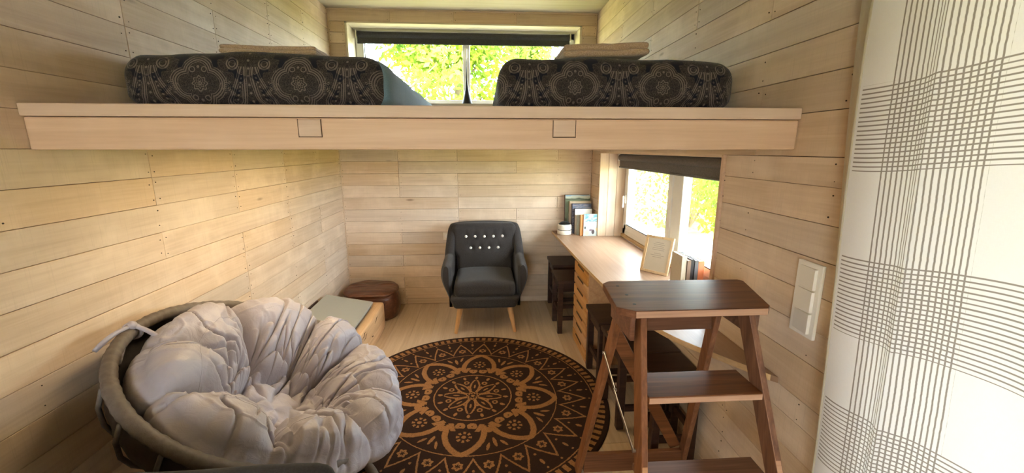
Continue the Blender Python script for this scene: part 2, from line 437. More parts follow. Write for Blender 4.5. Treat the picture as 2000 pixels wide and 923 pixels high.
def mat_paisley():
    """woven paisley: medallions and mirrored teardrops in taupe on near-black navy"""
    t = NT('paisley_duvet')
    p0 = t.coord()
    wob = t.scalevec(t.noise(p0, 9.0, 2, color=True), 0.016, 0.0, 0.016)
    xx, yy, zz = t.xyz(t.addvec(p0, wob))
    W = 0.37
    v = zz - (yy - 0.02).max(0.0) * 0.9 - 0.121
    a = abs((xx + 50 * W).mod(W) - W / 2)       # 0 at a medallion's centre, W/2 between two teardrops
    def line(d, w): return 1.0 - t.smooth(abs(d), w * 0.6, w)
    def disc(d, w): return 1.0 - t.smooth(d, w * 0.85, w)
    def band(x, lo, hi): return x.gt(lo) * x.lt(hi)
    s = []
    # quatrefoil medallion
    q = (hyp(a, v - 0.042) - 0.043).min(hyp(a, v + 0.042) - 0.043).min(hyp(a - 0.038, v) - 0.046)
    for off, w in ((0.0, 0.0030), (0.0080, 0.0024), (0.0165, 0.0018), (-0.0080, 0.0014)):
        s.append(line(q - off, w))
    rr = hyp(a, v); an = t.math('ARCTAN2', v, a)
    pr = rr - (an * 8.0).cos() * 0.0035
    s.append(line(pr - 0.024, 0.0028)); s.append(line(pr - 0.014, 0.0022)); s.append(line(rr - 0.006, 0.002))
    s.append(line(hyp(a - 0.021, abs(v) - 0.052) - 0.009, 0.0022)); s.append(disc(hyp(a, abs(v) - 0.061), 0.0055))
    # rosettes beside the medallion
    ra = hyp(a - 0.098, v + 0.012); rn = t.math('ARCTAN2', v + 0.012, a - 0.098)
    s.append(((rn * 7.0).cos() * 0.006 + 0.020 - ra).gt(0.0) * ((ra * 900.0).sin().gt(-0.2)) * 0.9)
    # teardrops, mirrored about W/2
    b = (W / 2 - a)
    sv = v + 0.058
    cx = 0.054 - sv * 0.47 + sv * sv * 1.6
    wv = 0.027 - sv.max(0.0) * 0.19
    ed = hyp(b - cx, sv.min(0.0)) - wv
    vis = v.lt(0.062)
    s.append(line(ed, 0.0034) * vis); s.append(line(ed - 0.0078, 0.0018) * vis); s.append(line(ed + 0.0085, 0.0018) * vis * v.lt(0.0))
    s.append(disc(hyp(b - cx, (v + 0.5).mod(0.0155) - 0.0078), 0.0042) * v.lt(0.035) * v.gt(-0.078))
    hk = hyp(b - 0.058, v - 0.072)
    s.append(line(hk - 0.021, 0.0035)); s.append(line(hk - 0.012, 0.0025))
    s.append(disc(hyp(b, (v + 0.5).mod(0.030) - 0.015), 0.0050))
    m = s[0]
    for e in s[1:]: m = m.max(e)
    # dense small fill
    pv = t.vec(a, v, 0.0)
    vo = t.voronoi(pv, 95.0, 'DISTANCE_TO_EDGE')
    vf = t.voronoi(pv, 95.0)
    fill = (1.0 - t.smooth(vo, 0.03, 0.09)) * 0.22 + (1.0 - t.smooth(abs(vf - 0.33), 0.02, 0.07)) * 0.35
    blob = t.smooth(t.noise(t.vec(a * 1.0, v, 2.0), 26.0, 1), 0.55, 0.60)
    blob = blob * (q.gt(0.014))
    fill = fill * (1.0 - blob) + (1.0 - blob) * 0.10
    thr = t.noise(p0, 520.0, 2, 0.7)
    m = m.max(fill) * (thr * 0.7 + 0.62)
    c = t.mix(m, (0.0060, 0.0060, 0.0100), (0.175, 0.142, 0.128))
    c = t.mix(blob * 0.6, c, (0.008, 0.010, 0.024))
    t.bsdf(c, 0.85, 0.2, 0.0, t.bump(thr, 0.25, 0.002), sheen=0.15)
    return t.m
M['paisley'] = mat_paisley()

# ------------------------------------------------------------------ mesh helpers
class MB:
    """collects world-space geometry for ONE mesh object"""
    def __init__(s): s.v, s.f = [], []
    def add(s, vs, fs):
        o = len(s.v)
        s.v += [tuple(p) for p in vs]
        s.f += [tuple(o + i for i in f) for f in fs]
        return s
    def hexa(s, c8):
        """8 corners: bottom ring 0-3 counter-clockwise seen from above, top ring 4-7"""
        return s.add(c8, [(3, 2, 1, 0), (4, 5, 6, 7), (0, 1, 5, 4), (1, 2, 6, 5), (2, 3, 7, 6), (3, 0, 4, 7)])
    def box(s, x0, x1, y0, y1, z0, z1):
        return s.hexa([(x0, y0, z0), (x1, y0, z0), (x1, y1, z0), (x0, y1, z0), (x0, y0, z1), (x1, y0, z1), (x1, y1, z1), (x0, y1, z1)])
    def bbox(s, x0, x1, y0, y1, z0, z1, bev=0.004, seg=2):
        b = bmesh.new(); bmesh.ops.create_cube(b, size=1)
        for q in b.verts:
            q.co = ((x0 + x1) / 2 + q.co.x * (x1 - x0), (y0 + y1) / 2 + q.co.y * (y1 - y0), (z0 + z1) / 2 + q.co.z * (z1 - z0))
        return s.bm(b, bev, seg)
    def bm(s, b, bev=0.0, seg=2):
        if bev: bmesh.ops.bevel(b, geom=b.edges[:], offset=bev, segments=seg, affect='EDGES', profile=0.6)
        b.verts.index_update()
        s.add([q.co[:] for q in b.verts], [[q.index for q in f.verts] for f in b.faces])
        b.free(); return s
    def prism(s, poly, z0, z1, bev=0.0):
        b = bmesh.new()
        lo = [b.verts.new((x, y, z0)) for x, y in poly]; hi = [b.verts.new((x, y, z1)) for x, y in poly]
        n = len(poly)
        b.faces.new(lo[::-1]); b.faces.new(hi)
        for i in range(n): b.faces.new((lo[i], lo[(i + 1) % n], hi[(i + 1) % n], hi[i]))
        return s.bm(b, bev, 2)
    def beam(s, p, q, a, b_, ax=(1, 0, 0), bev=0.003):
        """square timber from p to q; a across ax, b_ across the third direction"""
        p, q = Vector(p), Vector(q); d = (q - p).normalized(); u = Vector(ax); u = (u - d * u.dot(d)).normalized(); w = d.cross(u)
        b = bmesh.new()
        ring = lambda c: [b.verts.new(c + u * sx * a / 2 + w * sy * b_ / 2) for sx, sy in ((-1, -1), (1, -1), (1, 1), (-1, 1))]
        A, B = ring(p), ring(q)
        b.faces.new(A[::-1]); b.faces.new(B)
        for i in range(4): b.faces.new((A[i], A[(i + 1) % 4], B[(i + 1) % 4], B[i]))
        bmesh.ops.recalc_face_normals(b, faces=b.faces[:])
        return s.bm(b, bev, 1)
    def tube(s, pts, rad, seg=10, closed=False, caps=True):
        pts = [Vector(p) for p in pts]; n = len(pts)
        rads = rad if hasattr(rad, '__len__') else [rad] * n
        vs, fs = [], []; up = None
        for i, p in enumerate(pts):
            a = pts[(i - 1) % n] if (closed or i > 0) else p
            c = pts[(i + 1) % n] if (closed or i < n - 1) else p
            d = (c - a).normalized()
            if up is None:
                up = Vector((0, 0, 1)) if abs(d.z) < 0.9 else Vector((1, 0, 0))
            u = (up - d * up.dot(d)).normalized(); up = u; w = d.cross(u)
            for k in range(seg):
                t = 2 * PI * k / seg
                vs.append(p + (u * math.cos(t) + w * math.sin(t)) * rads[i])
        m = n if closed else n - 1
        for i in range(m):
            for k in range(seg):
                j = (i + 1) % n
                fs.append((i * seg + k, i * seg + (k + 1) % seg, j * seg + (k + 1) % seg, j * seg + k))
        if caps and not closed:
            fs.append(tuple(range(seg))[::-1]); fs.append(tuple((n - 1) * seg + k for k in range(seg)))
        return s.add(vs, fs)
    def lathe(s, prof, c=(0, 0, 0), seg=24):
        vs, fs = [], []; n = len(prof)
        for r, z in prof:
            for k in range(seg):
                t = 2 * PI * k / seg; vs.append((c[0] + r * math.cos(t), c[1] + r * math.sin(t), c[2] + z))
        for i in range(n - 1):
            for k in range(seg):
                fs.append((i * seg + k, i * seg + (k + 1) % seg, (i + 1) * seg + (k + 1) % seg, (i + 1) * seg + k))
        fs.append(tuple(range(seg))[::-1]); fs.append(tuple((n - 1) * seg + k for k in range(seg)))
        return s.add(vs, fs)
    def grid(s, P, closed_u=False, closed_v=False):
        """P[i][j] points"""
        P = np.asarray(P, float); a, b = P.shape[:2]
        fs = []
        for i in range(a if closed_u else a - 1):
            for j in range(b if closed_v else b - 1):
                i2, j2 = (i + 1) % a, (j + 1) % b
                fs.append((i * b + j, i2 * b + j, i2 * b + j2, i * b + j2))
        return s.add(P.reshape(-1, 3).tolist(), fs)
    def rbox(s, x0, x1, y0, y1, z0, z1, r, n=10, fn=None):
        """soft rounded box, dense enough to be deformed by fn(p)"""
        b = bmesh.new(); bmesh.ops.create_cube(b, size=2)
        bmesh.ops.subdivide_edges(b, edges=b.edges[:], cuts=n, use_grid_fill=True)
        c = Vector(((x0 + x1) / 2, (y0 + y1) / 2, (z0 + z1) / 2)); h = Vector(((x1 - x0) / 2, (y1 - y0) / 2, (z1 - z0) / 2))
        rr = min(r, *h)
        for q in b.verts:
            p = Vector()
            for i in range(3):
                # rows crowd toward the edges so that the rounding is smooth
                t = q.co[i]; t = math.copysign(1 - (1 - abs(t)) ** 1.5, t); p[i] = t * h[i]
            inn = Vector([max(-(h[i] - rr), min(h[i] - rr, p[i])) for i in range(3)])
            d = p - inn
            if d.length > 1e-9:
                # map the cube shell of the corner onto a ball
                mx = max(abs(d.x), abs(d.y), abs(d.z)); d = d.normalized() * rr if mx > 1e-9 else d
            p = c + inn + d
            if fn: p = fn(p)
            q.co = p
        return s.bm(b)

def root_off(p):
    o = Vector()
    while p is not None:
        o += p.location; p = p.parent
    return o

def obj(name, mb, mat, parent=None, smooth=False, auto=None):
    me = bpy.data.meshes.new(name)
    off = root_off(parent)
    vs = np.asarray(mb.v, float) - np.array(off)
    me.from_pydata(vs.tolist(), [], mb.f)
    me.validate()
    if isinstance(mat, str): mat = M[mat]
    me.materials.append(mat)
    if smooth:
        me.polygons.foreach_set('use_smooth', [True] * len(me.polygons))
        if auto: me.set_sharp_from_angle(angle=math.radians(auto))
    o = bpy.data.objects.new(name, me)
    COL.objects.link(o)
    o.parent = parent
    return o

def part(name, mb, mat, parent, **k): return obj(name, mb, mat, parent, **k)

def tag(o, label=None, cat=None, group=None, kind=None):
    if label: o['label'] = label
    if cat: o['category'] = cat
    if group: o['group'] = group
    if kind: o['kind'] = kind
    return o

def thing(name, loc, label, cat, group=None):
    o = bpy.data.objects.new(name, None); o.empty_display_size = 0.1
    COL.objects.link(o); o.location = loc
    return tag(o, label, cat, group)

def single(name, mb, mat, loc, label, cat, group=None, **k):
    """a thing that is one mesh with its origin at its base"""
    o = obj(name, mb, mat, None, **k)
    o.data.transform(Matrix.Translation(-Vector(loc))); o.location = loc
    return tag(o, label, cat, group)

def copy_tree(o, parent=None):
    c = o.copy(); COL.objects.link(c); c.parent = parent
    for ch in list(o.children): copy_tree(ch, c)
    return c

def smooth01(x): x = max(0.0, min(1.0, x)); return x * x * (3 - 2 * x)

# ------------------------------------------------------------------ the room
XL, XR, YB, YF, ZC = -1.41, 1.085, 4.18, -1.70, 2.85
TH = 0.014                                    # plank thickness
ROW0, ROWH = 0.0595, 0.11855
ROWS = [0.0] + [ROW0 + ROWH * k for k in range(30)]
ROWS = [z for z in ROWS if z < ZC - 0.03] + [ZC]

def structure(name, mb, mat):
    return tag(obj(name, mb, mat), kind='structure')

def plank_mb(axis, face, sign, a0, a1, z0, z1):
    """a board on a wall plane; face = coordinate of its visible side, sign = inward direction"""
    g, ch = random.choice((0.0005, 0.0009, 0.0013)), 0.0011
    d0 = face - sign * TH; jit = random.uniform(-0.0012, 0.0008)
    f = face + sign * jit
    def P(d, a, z): return (d, a, z) if axis == 'y' else (a, d, z)
    a0, a1, z0, z1 = a0 + g, a1 - g, z0 + g, z1 - g
    vs = []
    for d, c in ((d0, 0), (f - sign * ch, 0), (f, ch)):
        vs += [P(d, a0 + c, z0 + c), P(d, a1 - c, z0 + c), P(d, a1 - c, z1 - c), P(d, a0 + c, z1 - c)]
    fs = [(8, 9, 10, 11)]
    for b in (0, 4):
        for i in range(4): fs.append((b + i, b + (i + 1) % 4, b + 4 + (i + 1) % 4, b + 4 + i))
    return MB().add(vs, fs)

def run_planks(wall, axis, face, sign, a0, a1, mat, holes=(), joints=None, rows=ROWS):
    nails = MB()
    studs = joints or (0.6,)
    for i in range(len(rows) - 1):
        z0, z1 = rows[i], rows[i + 1]
        spans = [(a0, a1)]
        for (h0, h1, g0, g1) in holes:
            if z1 > g0 + 0.02 and z0 < g1 - 0.02:
                new = []
                for s0, s1 in spans:
                    if h1 <= s0 or h0 >= s1: new.append((s0, s1)); continue
                    if h0 - s0 > 0.01: new.append((s0, h0))
                    if s1 - h1 > 0.01: new.append((h1, s1))
                spans = new
        zz0, zz1 = z0, z1
        for (h0, h1, g0, g1) in holes:         # trim a row that the opening cuts lengthways
            pass
        for s0, s1 in spans:
            cuts = [s0]; k = random.choice((0, 1, 2))
            for s in studs:
                if s0 + 0.25 < s < s1 - 0.25 and s - cuts[-1] > 0.5 and random.random() < 0.62: cuts.append(s)
            cuts.append(s1)
            for c0, c1 in zip(cuts[:-1], cuts[1:]):
                o = obj('plank', plank_mb(axis, face, sign, c0, c1, z0, z1), mat, wall)
                ends = [c0 + 0.018, c1 - 0.018] + [s for s in studs if c0 + 0.1 < s < c1 - 0.1 and random.random() < 0.5]
                for e in ends:
                    for zf in (0.22, 0.78):
                        zc = z0 + (z1 - z0) * zf + random.uniform(-0.006, 0.006); ee = e + random.uniform(-0.006, 0.006)
                        rad = random.uniform(0.0016, 0.0030)
                        ring = []
                        for q in range(6):
                            t = q * PI / 3
                            a, z = ee + rad * math.cos(t), zc + rad * math.sin(t)
                            ring.append((face + sign * 0.0018, a, z) if axis == 'y' else (a, face + sign * 0.0018, z))
                        base = [((face - sign * 0.002), p[1], p[2]) if axis == 'y' else (p[0], face - sign * 0.002, p[2]) for p in ring]
                        nails.add(ring + base, [tuple(range(6))] + [(q, (q + 1) % 6, 6 + (q + 1) % 6, 6 + q) for q in range(6)])
    n = obj('nails', nails, 'nail', wall); n['kind'] = 'stuff'

# openings
W1 = (-1.262, 0.940, 2.015, 2.742)             # loft window in the back wall: x0,x1,z0,z1
W2 = (1.835, 3.880, 0.770, 1.575)              # desk window in the right wall: y0,y1,z0,z1
DR = (-0.38, 0.985, 0.0, 2.10)                 # curtained door in the right wall

bk = 0.16                                      # wall depth behind the boards
left = structure('wall_left', MB().box(XL - bk, XL - TH + 0.001, YF, YB + bk, -0.05, ZC + 0.05), 'joint')
run_planks(left, 'y', XL, 1, YF, YB, 'wall_plank', joints=[-0.9, 0.05, 0.62, 1.27, 1.86, 2.45, 3.05, 3.60])

mb = MB()
y0, y1 = YB + TH - 0.001, YB + 0.33
mb.box(XL - bk, XR + bk, y0, y1, -0.05, W1[2]); mb.box(XL - bk, XR + bk, y0, y1, W1[3], ZC + 0.05)
mb.box(XL - bk, W1[0], y0, y1, W1[2], W1[3]); mb.box(W1[1], XR + bk, y0, y1, W1[2], W1[3])
back = structure('wall_back', mb, 'joint')
brow = [z for z in ROWS if z < W1[2] - 0.05] + [W1[2], 2.08, 2.20, 2.319, 2.437, 2.555, 2.65, W1[3], ZC]
run_planks(back, 'x', YB, -1, XL, XR, 'wall_plank_x', holes=[(W1[0], W1[1], W1[2], W1[3])], joints=[-0.85, -0.27, 0.32, 0.74], rows=brow)

x0, x1 = XR + TH - 0.001, XR + 0.33
mb = MB()
mb.box(x0, x0 + bk, YF, DR[0], -0.05, ZC + 0.05); mb.box(x0, x0 + bk, DR[0], DR[1], DR[3], ZC + 0.05)
mb.box(x0, x1, DR[1], W2[0], -0.05, ZC + 0.05); mb.box(x0, x1, W2[0], W2[1], -0.05, 0.735)
mb.box(x0, x1, W2[0], W2[1], W2[3], ZC + 0.05); mb.box(x0, x1, W2[1], YB + 0.33, -0.05, ZC + 0.05)
right = structure('wall_right', mb, 'joint')
rrow = [z for z in ROWS if z < 0.70] + [0.745, 0.889] + [z for z in ROWS if 0.95 < z < 1.52] + [W2[3]] + [z for z in ROWS if z > 1.68]
run_planks(right, 'y', XR, -1, YF, YB, 'wall_plank', holes=[(W2[0], W2[1], 0.70, W2[3]), (DR[0], DR[1], 0.0, DR[3])],
           joints=[-1.0, 1.22, 1.62, 2.2, 2.8, 3.4], rows=rrow)

mb = MB()                                      # wall behind the camera with a glazed entrance
ex0, ex1, ez1 = -1.15, -0.20, 2.1
mb.box(XL - bk, ex0, YF - bk, YF, -0.05, ZC + 0.05); mb.box(ex1, XR + bk, YF - bk, YF, -0.05, ZC + 0.05)
mb.box(ex0, ex1, YF - bk, YF, ez1, ZC + 0.05)
structure('wall_front', mb, 'reveal')
dm = MB().box(ex0, ex1, YF - 0.10, YF - 0.04, 0.0, 0.95).box(ex0, ex1, YF - 0.10, YF - 0.04, ez1 - 0.10, ez1)
dm.box(ex0, ex0 + 0.10, YF - 0.10, YF - 0.04, 0.95, ez1 - 0.10).box(ex1 - 0.10, ex1, YF - 0.10, YF - 0.04, 0.95, ez1 - 0.10)
d1 = structure('door_1', dm, 'white_pvc')
part('pane', MB().box(ex0 + 0.10, ex1 - 0.10, YF - 0.075, YF - 0.069, 0.95, ez1 - 0.10), 'glass', d1)

structure('ceiling', MB().box(XL - bk, XR + bk, YF - bk, YB + 0.33, ZC, ZC + 0.12), 'ceiling')
tm = MB().box(XL, XR, YB - 0.012, YB + 0.002, ZC - 0.012, ZC - 0.001)
structure('trim_1', tm, 'wall_plank_x')
floor = structure('floor', MB().box(XL - bk, XR + bk, YF - bk, YB + 0.1, -0.10, -0.012), 'joint')
fx = XL; k = 0
while fx < XR - 0.01:
    w = min(0.185, XR - fx)
    cuts = [YF, random.uniform(-0.6, 0.3), random.uniform(1.3, 2.6), YB]
    for c0, c1 in zip(cuts[:-1], cuts[1:]):
        g, ch = 0.0004, 0.0012
        a, b, c, d = fx + g, fx + w - g, c0 + g, c1 - g
        vs = [(a, c, -0.012), (b, c, -0.012), (b, d, -0.012), (a, d, -0.012), (a, c, -ch), (b, c, -ch), (b, d, -ch), (a, d, -ch),
              (a + ch, c + ch, 0), (b - ch, c + ch, 0), (b - ch, d - ch, 0), (a + ch, d - ch, 0)]
        fs = [(8, 9, 10, 11)] + [(q + i, q + (i + 1) % 4, q + 4 + (i + 1) % 4, q + 4 + i) for q in (0, 4) for i in range(4)]
        obj('plank', MB().add(vs, fs), 'floor', floor)
    fx += w

# corner beads and opening linings
structure('trim_2', MB().box(XL, XL + 0.008, YB - 0.008, YB, 0, ZC - 0.012), 'wall_plank_z')

# ------------------------------------------------------------------ loft window
WY = 4.45
def framed_window(name, fm, mat='white_pvc'):
    return structure(name, fm, mat)
fx0, fx1, fz0, fz1 = W1[0] + 0.02, W1[1] - 0.02, 2.030, W1[3] - 0.012
fm = MB()
fm.bbox(fx0, fx1, WY - 0.03, WY + 0.05, fz0, fz0 + 0.058, 0.006); fm.bbox(fx0, fx1, WY - 0.03, WY + 0.05, fz1 - 0.06, fz1, 0.006)
fm.bbox(fx0, fx0 + 0.075, WY - 0.03, WY + 0.05, fz0, fz1, 0.006); fm.bbox(fx1 - 0.075, fx1, WY - 0.03, WY + 0.05, fz0, fz1, 0.006)
win1 = framed_window('window_1', fm)
part('mullion', MB().bbox(-0.203, -0.135, WY - 0.022, WY + 0.04, fz0 + 0.05, fz1 - 0.05, 0.006), 'white_pvc', win1)
g = MB()
part('pane', MB().box(fx0 + 0.07, -0.20, WY + 0.008, WY + 0.014, fz0 + 0.05, fz1 - 0.05), 'glass', win1)
part('pane', MB().box(-0.138, fx1 - 0.07, WY + 0.008, WY + 0.014, fz0 + 0.05, fz1 - 0.05), 'glass', win1)
for x in (fx0 + 0.072, -0.199, -0.146, fx1 - 0.080):
    g.box(x, x + 0.008, WY - 0.004, WY + 0.006, fz0 + 0.058, fz1 - 0.06)
part('gasket', g, 'black', win1)
h = MB().bbox(-0.181, -0.157, WY - 0.034, WY - 0.020, 2.49, 2.58, 0.004).bbox(-0.176, -0.162, WY - 0.06, WY - 0.034, 2.555, 2.572, 0.003).bbox(-0.177, -0.161, WY - 0.066, WY - 0.052, 2.46, 2.575, 0.004)
part('handle', h, 'white_switch', win1)
lining = MB()
lining.box(W1[0], W1[0] + 0.018, YB + 0.001, WY + 0.06, W1[2], W1[3]); lining.box(W1[1] - 0.018, W1[1], YB + 0.001, WY + 0.06, W1[2], W1[3])
lining.box(W1[0], W1[1], YB + 0.001, WY + 0.06, W1[3] - 0.012, W1[3])
part('reveal_lining', lining, 'reveal', win1)
part('sill', MB().box(W1[0], W1[1], YB - 0.004, WY + 0.06, W1[2] - 0.02, W1[2] + 0.014), 'reveal', win1)

def blind(name, a0, a1, axis, d, ztop, drop, mat, label, rad=0.03, sgn=1):
    """roller blind: tube, hanging cloth, bottom bar and two brackets"""
    if axis == 'x':
        P = lambda a, e, z: (a, d + e, z)
    else:
        P = lambda a, e, z: (d + e, a, z)
    t = thing(name, P((a0 + a1) / 2, 0, ztop - drop), label, 'blind')
    part('roller_tube', MB().tube([P(a0, 0, ztop - rad), P(a1, 0, ztop - rad)], rad, 20), mat, t, smooth=True, auto=40)
    e0 = -sgn * rad * 0.4
    cl = MB(); n = 24
    rows = []
    for i, z in enumerate((ztop - rad, ztop - rad - 0.02, (ztop - rad + ztop - drop) / 2, ztop - drop)):
        rows.append([P(a0 + (a1 - a0) * j / n, e0 + 0.002 * math.sin(j * 0.9) * (i > 1), z) for j in range(n + 1)])
    cl.grid(rows)
    rows2 = [[P(*(( (q[0], q[1] - d + 0.003 * sgn, q[2])) if axis == 'x' else (q[1], q[0] - d + 0.003 * sgn, q[2]))) for q in r] for r in rows]
    cl.grid(rows2)
    part('blind_cloth', cl, mat, t, smooth=True)
    part('bottom_bar', MB().tube([P(a0, e0, ztop - drop), P(a1, e0, ztop - drop)], 0.008, 10), mat, t, smooth=True, auto=40)
    for a in (a0 - 0.012, a1):
        c0, c1 = P(a, -rad * 1.0, ztop - 2 * rad - 0.004), P(a + 0.010, rad * 1.05, ztop + 0.006)
        part('bracket', MB().bbox(min(c0[0], c1[0]), max(c0[0], c1[0]), min(c0[1], c1[1]), max(c0[1], c1[1]), c0[2], c1[2], 0.002), 'white_switch', t)
    return t
blind('roller_blind', fx0 + 0.035, fx1 - 0.06, 'x', WY - 0.075, W1[3] - 0.034, 0.105, 'blind',
      'charcoal roller blind rolled almost up across the wide loft window', 0.030, 1)

# ------------------------------------------------------------------ desk window in its deep recess
WX = 1.365
y0, y1, z0, z1 = W2
fm = MB()
wz0 = 0.800
fm.bbox(WX - 0.03, WX + 0.05, y0, y1, wz0, wz0 + 0.060, 0.006); fm.bbox(WX - 0.03, WX + 0.05, y0, y1, z1 - 0.07, z1 - 0.012, 0.006)
fm.bbox(WX - 0.03, WX + 0.05, y1 - 0.075, y1 - 0.002, wz0, z1 - 0.012, 0.006); fm.bbox(WX - 0.03, WX + 0.05, y0 + 0.002, y0 + 0.075, wz0, z1 - 0.012, 0.006)
win2 = framed_window('window_2', fm)
ym = 2.86
for (a, b) in ((ym - 0.01, y1 - 0.07), (y0 + 0.07, ym - 0.045)):
    s = MB(); e = 0.055
    zz0, zz1 = wz0 + 0.045, z1 - 0.06
    s.bbox(WX - 0.042, WX + 0.02, a, b, zz0, zz0 + e, 0.006); s.bbox(WX - 0.042, WX + 0.02, a, b, zz1 - e, zz1, 0.006)
    s.bbox(WX - 0.042, WX + 0.02, a, a + e, zz0, zz1, 0.006); s.bbox(WX - 0.042, WX + 0.02, b - (e if b > 3 else 0.13), b, zz0, zz1, 0.006)
    sa = part('sash', s, 'white_pvc', win2)
    part('pane', MB().box(WX - 0.012, WX - 0.006, a + 0.045, b - 0.05, zz0 + 0.045, zz1 - 0.045), 'glass', sa)
    gk = MB()
    gk.box(WX - 0.040, WX - 0.008, a + e - 0.001, a + e + 0.006, zz0 + e, zz1 - e); gk.box(WX - 0.040, WX - 0.008, a + e, b - e, zz0 + e - 0.001, zz0 + e + 0.006)
    part('gasket', gk, 'black', sa)
part('mullion', MB().bbox(WX - 0.030, WX + 0.045, ym - 0.05, ym - 0.008, wz0 + 0.05, z1 - 0.06, 0.004), 'white_pvc', win2)
part('handle', MB().bbox(WX - 0.054, WX - 0.040, y1 - 0.105, y1 - 0.080, 1.10, 1.18, 0.004).bbox(WX - 0.075, WX - 0.060, y1 - 0.10, y1 - 0.085, 1.06, 1.17, 0.004), 'white_switch', win2)
part('sill', MB().bbox(WX - 0.045, WX + 0.06, y0, y1, 0.770, 0.800, 0.004), 'desk_edge', win2)
# boards lining the recess
lin = thing_l = None
def lining_board(poly_mb): return part('plank', poly_mb, 'wall_plank_z', win2)
for i in range(3):
    a = XR + 0.002 + i * 0.083
    lining_board(MB().bbox(a + 0.001, a + 0.082, y1 - 0.006, y1 + 0.012, z0, z1, 0.0015, 1))
for i in range(3):
    a = XR + 0.002 + i * 0.083
    lining_board(MB().bbox(a + 0.001, a + 0.082, y0 - 0.012, y0 + 0.004, z0, z1, 0.0015, 1))
part('head_lining', MB().box(XR + 0.002, WX + 0.05, y0, y1, z1 - 0.012, z1 + 0.004), 'wall_plank', win2)
part('edge_trim', MB().bbox(XR - 0.012, XR + 0.010, y0 - 0.02, y0 + 0.003, z0, z1, 0.002, 1), 'loft_wood', win2)
blind('roller_blind', y0 + 0.02, y1 - 0.025, 'y', WX - 0.085, z1 - 0.020, 0.118, 'blind_brown',
      'grey brown roller blind rolled up above the desk window', 0.030, 1)

# ------------------------------------------------------------------ sleeping loft
LZ = 1.735                                     # top of the platform
loft = thing('sleeping_loft', (XL + 0.001, 1.40, LZ - 0.13), 'pale pine sleeping loft with thick front beam spanning the room below the beds', 'loft')
xa, xb = XL + 0.002, XR - 0.002
part('front_lip', MB().bbox(xa, xb, 1.394, 1.44, 1.699, LZ + 0.002, 0.004), 'loft_wood', loft)
part('front_beam', MB().bbox(xa, xb, 1.404, 1.47, 1.598, 1.6975, 0.006), 'loft_wood', loft)
for (a, b) in ((-0.592, -0.522), (0.230, 0.304)):     # end grain of the two joists showing in the beam
    part('joist_end', MB().bbox(a, b, 1.4005, 1.44, 1.640, 1.693, 0.0015, 1), 'loft_wood', loft, )
    g = MB()
    g.box(a - 0.0022, a - 0.0004, 1.4025, 1.41, 1.637, 1.694); g.box(b + 0.0004, b + 0.0022, 1.4025, 1.41, 1.637, 1.694); g.box(a, b, 1.4025, 1.41, 1.637, 1.6392)
    part('joint_gap', g, 'joint', loft)
for i in range(16):                                    # deck boards run across the room
    y = 1.442 + i * 0.171
    part('deck_board', MB().bbox(xa, xb, y + 0.001, min(y + 0.170, YB - 0.002), 1.697, LZ - 0.002, 0.002, 1), 'loft_wood', loft)
for x in (-1.0, -0.557, 0.267, 0.75):
    part('joist', MB().bbox(x - 0.035, x + 0.035, 1.472, YB - 0.004, 1.605, 1.695, 0.003, 1), 'loft_wood', loft)
part('under_lining', MB().box(xa, xb, 1.472, YB - 0.003, 1.600, 1.604), 'ceiling', loft)

def mat_lamp(name, color, strength):
    t = NT(name); e = t.node('ShaderNodeEmission'); e.inputs[0].default_value = (*color, 1); e.inputs[1].default_value = strength
    t.link(e.outputs[0], t.out.inputs[0]); return t.m
M['warm_led'] = mat_lamp('warm_led_diffuser', (1.0, 0.78, 0.47), 20.0)
part('led_strip', MB().box(-0.86, -0.76, 1.55, 3.0, 1.5986, 1.5999), 'warm_led', loft)        # warm strip let into the underside of the loft

def bed(x0, x1, label, right_side):
    t = thing('mattress', ((x0 + x1) / 2, 2.9, LZ), label, 'bed', 'made beds on the loft')
    seed = x0 * 13
    def soft(p):
        n = noise.noise(Vector((p.x * 4 + seed, p.y * 3, p.z * 5)))
        n2 = noise.noise(Vector((p.x * 11 + seed, p.y * 9, p.z * 14)))
        q = p.copy()
        q.y -= (0.010 * n + 0.004 * n2) * smooth01((1.95 - p.y) / 0.2)
        up = smooth01((p.z - LZ - 0.10) / 0.1)
        q.z += (0.012 * n + 0.003 * n2) * up + 0.018 * up * (1 - ((p.x - (x0 + x1) / 2) / ((x1 - x0) / 2)) ** 2)
        tuck = smooth01((LZ + 0.07 - p.z) / 0.07)
        q.y += 0.022 * tuck * smooth01((2.0 - p.y) / 0.2)
        side = (p.x - (x0 + x1) / 2) / ((x1 - x0) / 2)
        q.x -= side * 0.020 * tuck
        return q
    duvet = part('duvet', MB().rbox(x0, x1, 1.745, 4.10, LZ + 0.001, LZ + 0.222, 0.085, 34, soft), 'paisley', t, smooth=True)
    if right_side:
        def wr(p):
            q = soft(p)
            s = smooth01((p.x - x1 + 0.1) / 0.12)
            q.x += s * (0.006 * noise.noise(Vector((p.y * 34, p.z * 5, 3))) + 0.006 * noise.noise(Vector((p.y * 14, p.z * 9, 7))))
            return q
        part('side_sheet', MB().rbox(x1 - 0.22, x1 + 0.018, 1.775, 4.12, LZ + 0.002, LZ + 0.216, 0.075, 40, wr), 'bluesheet', t, smooth=True)
    return t
bed(XL + 0.012, -0.392, 'paisley covered bed with slate blue side, on the loft beneath the long thin towel', True)
bed(0.058, XR - 0.018, 'paisley covered bed filling the loft corner by the green lit wall', False)

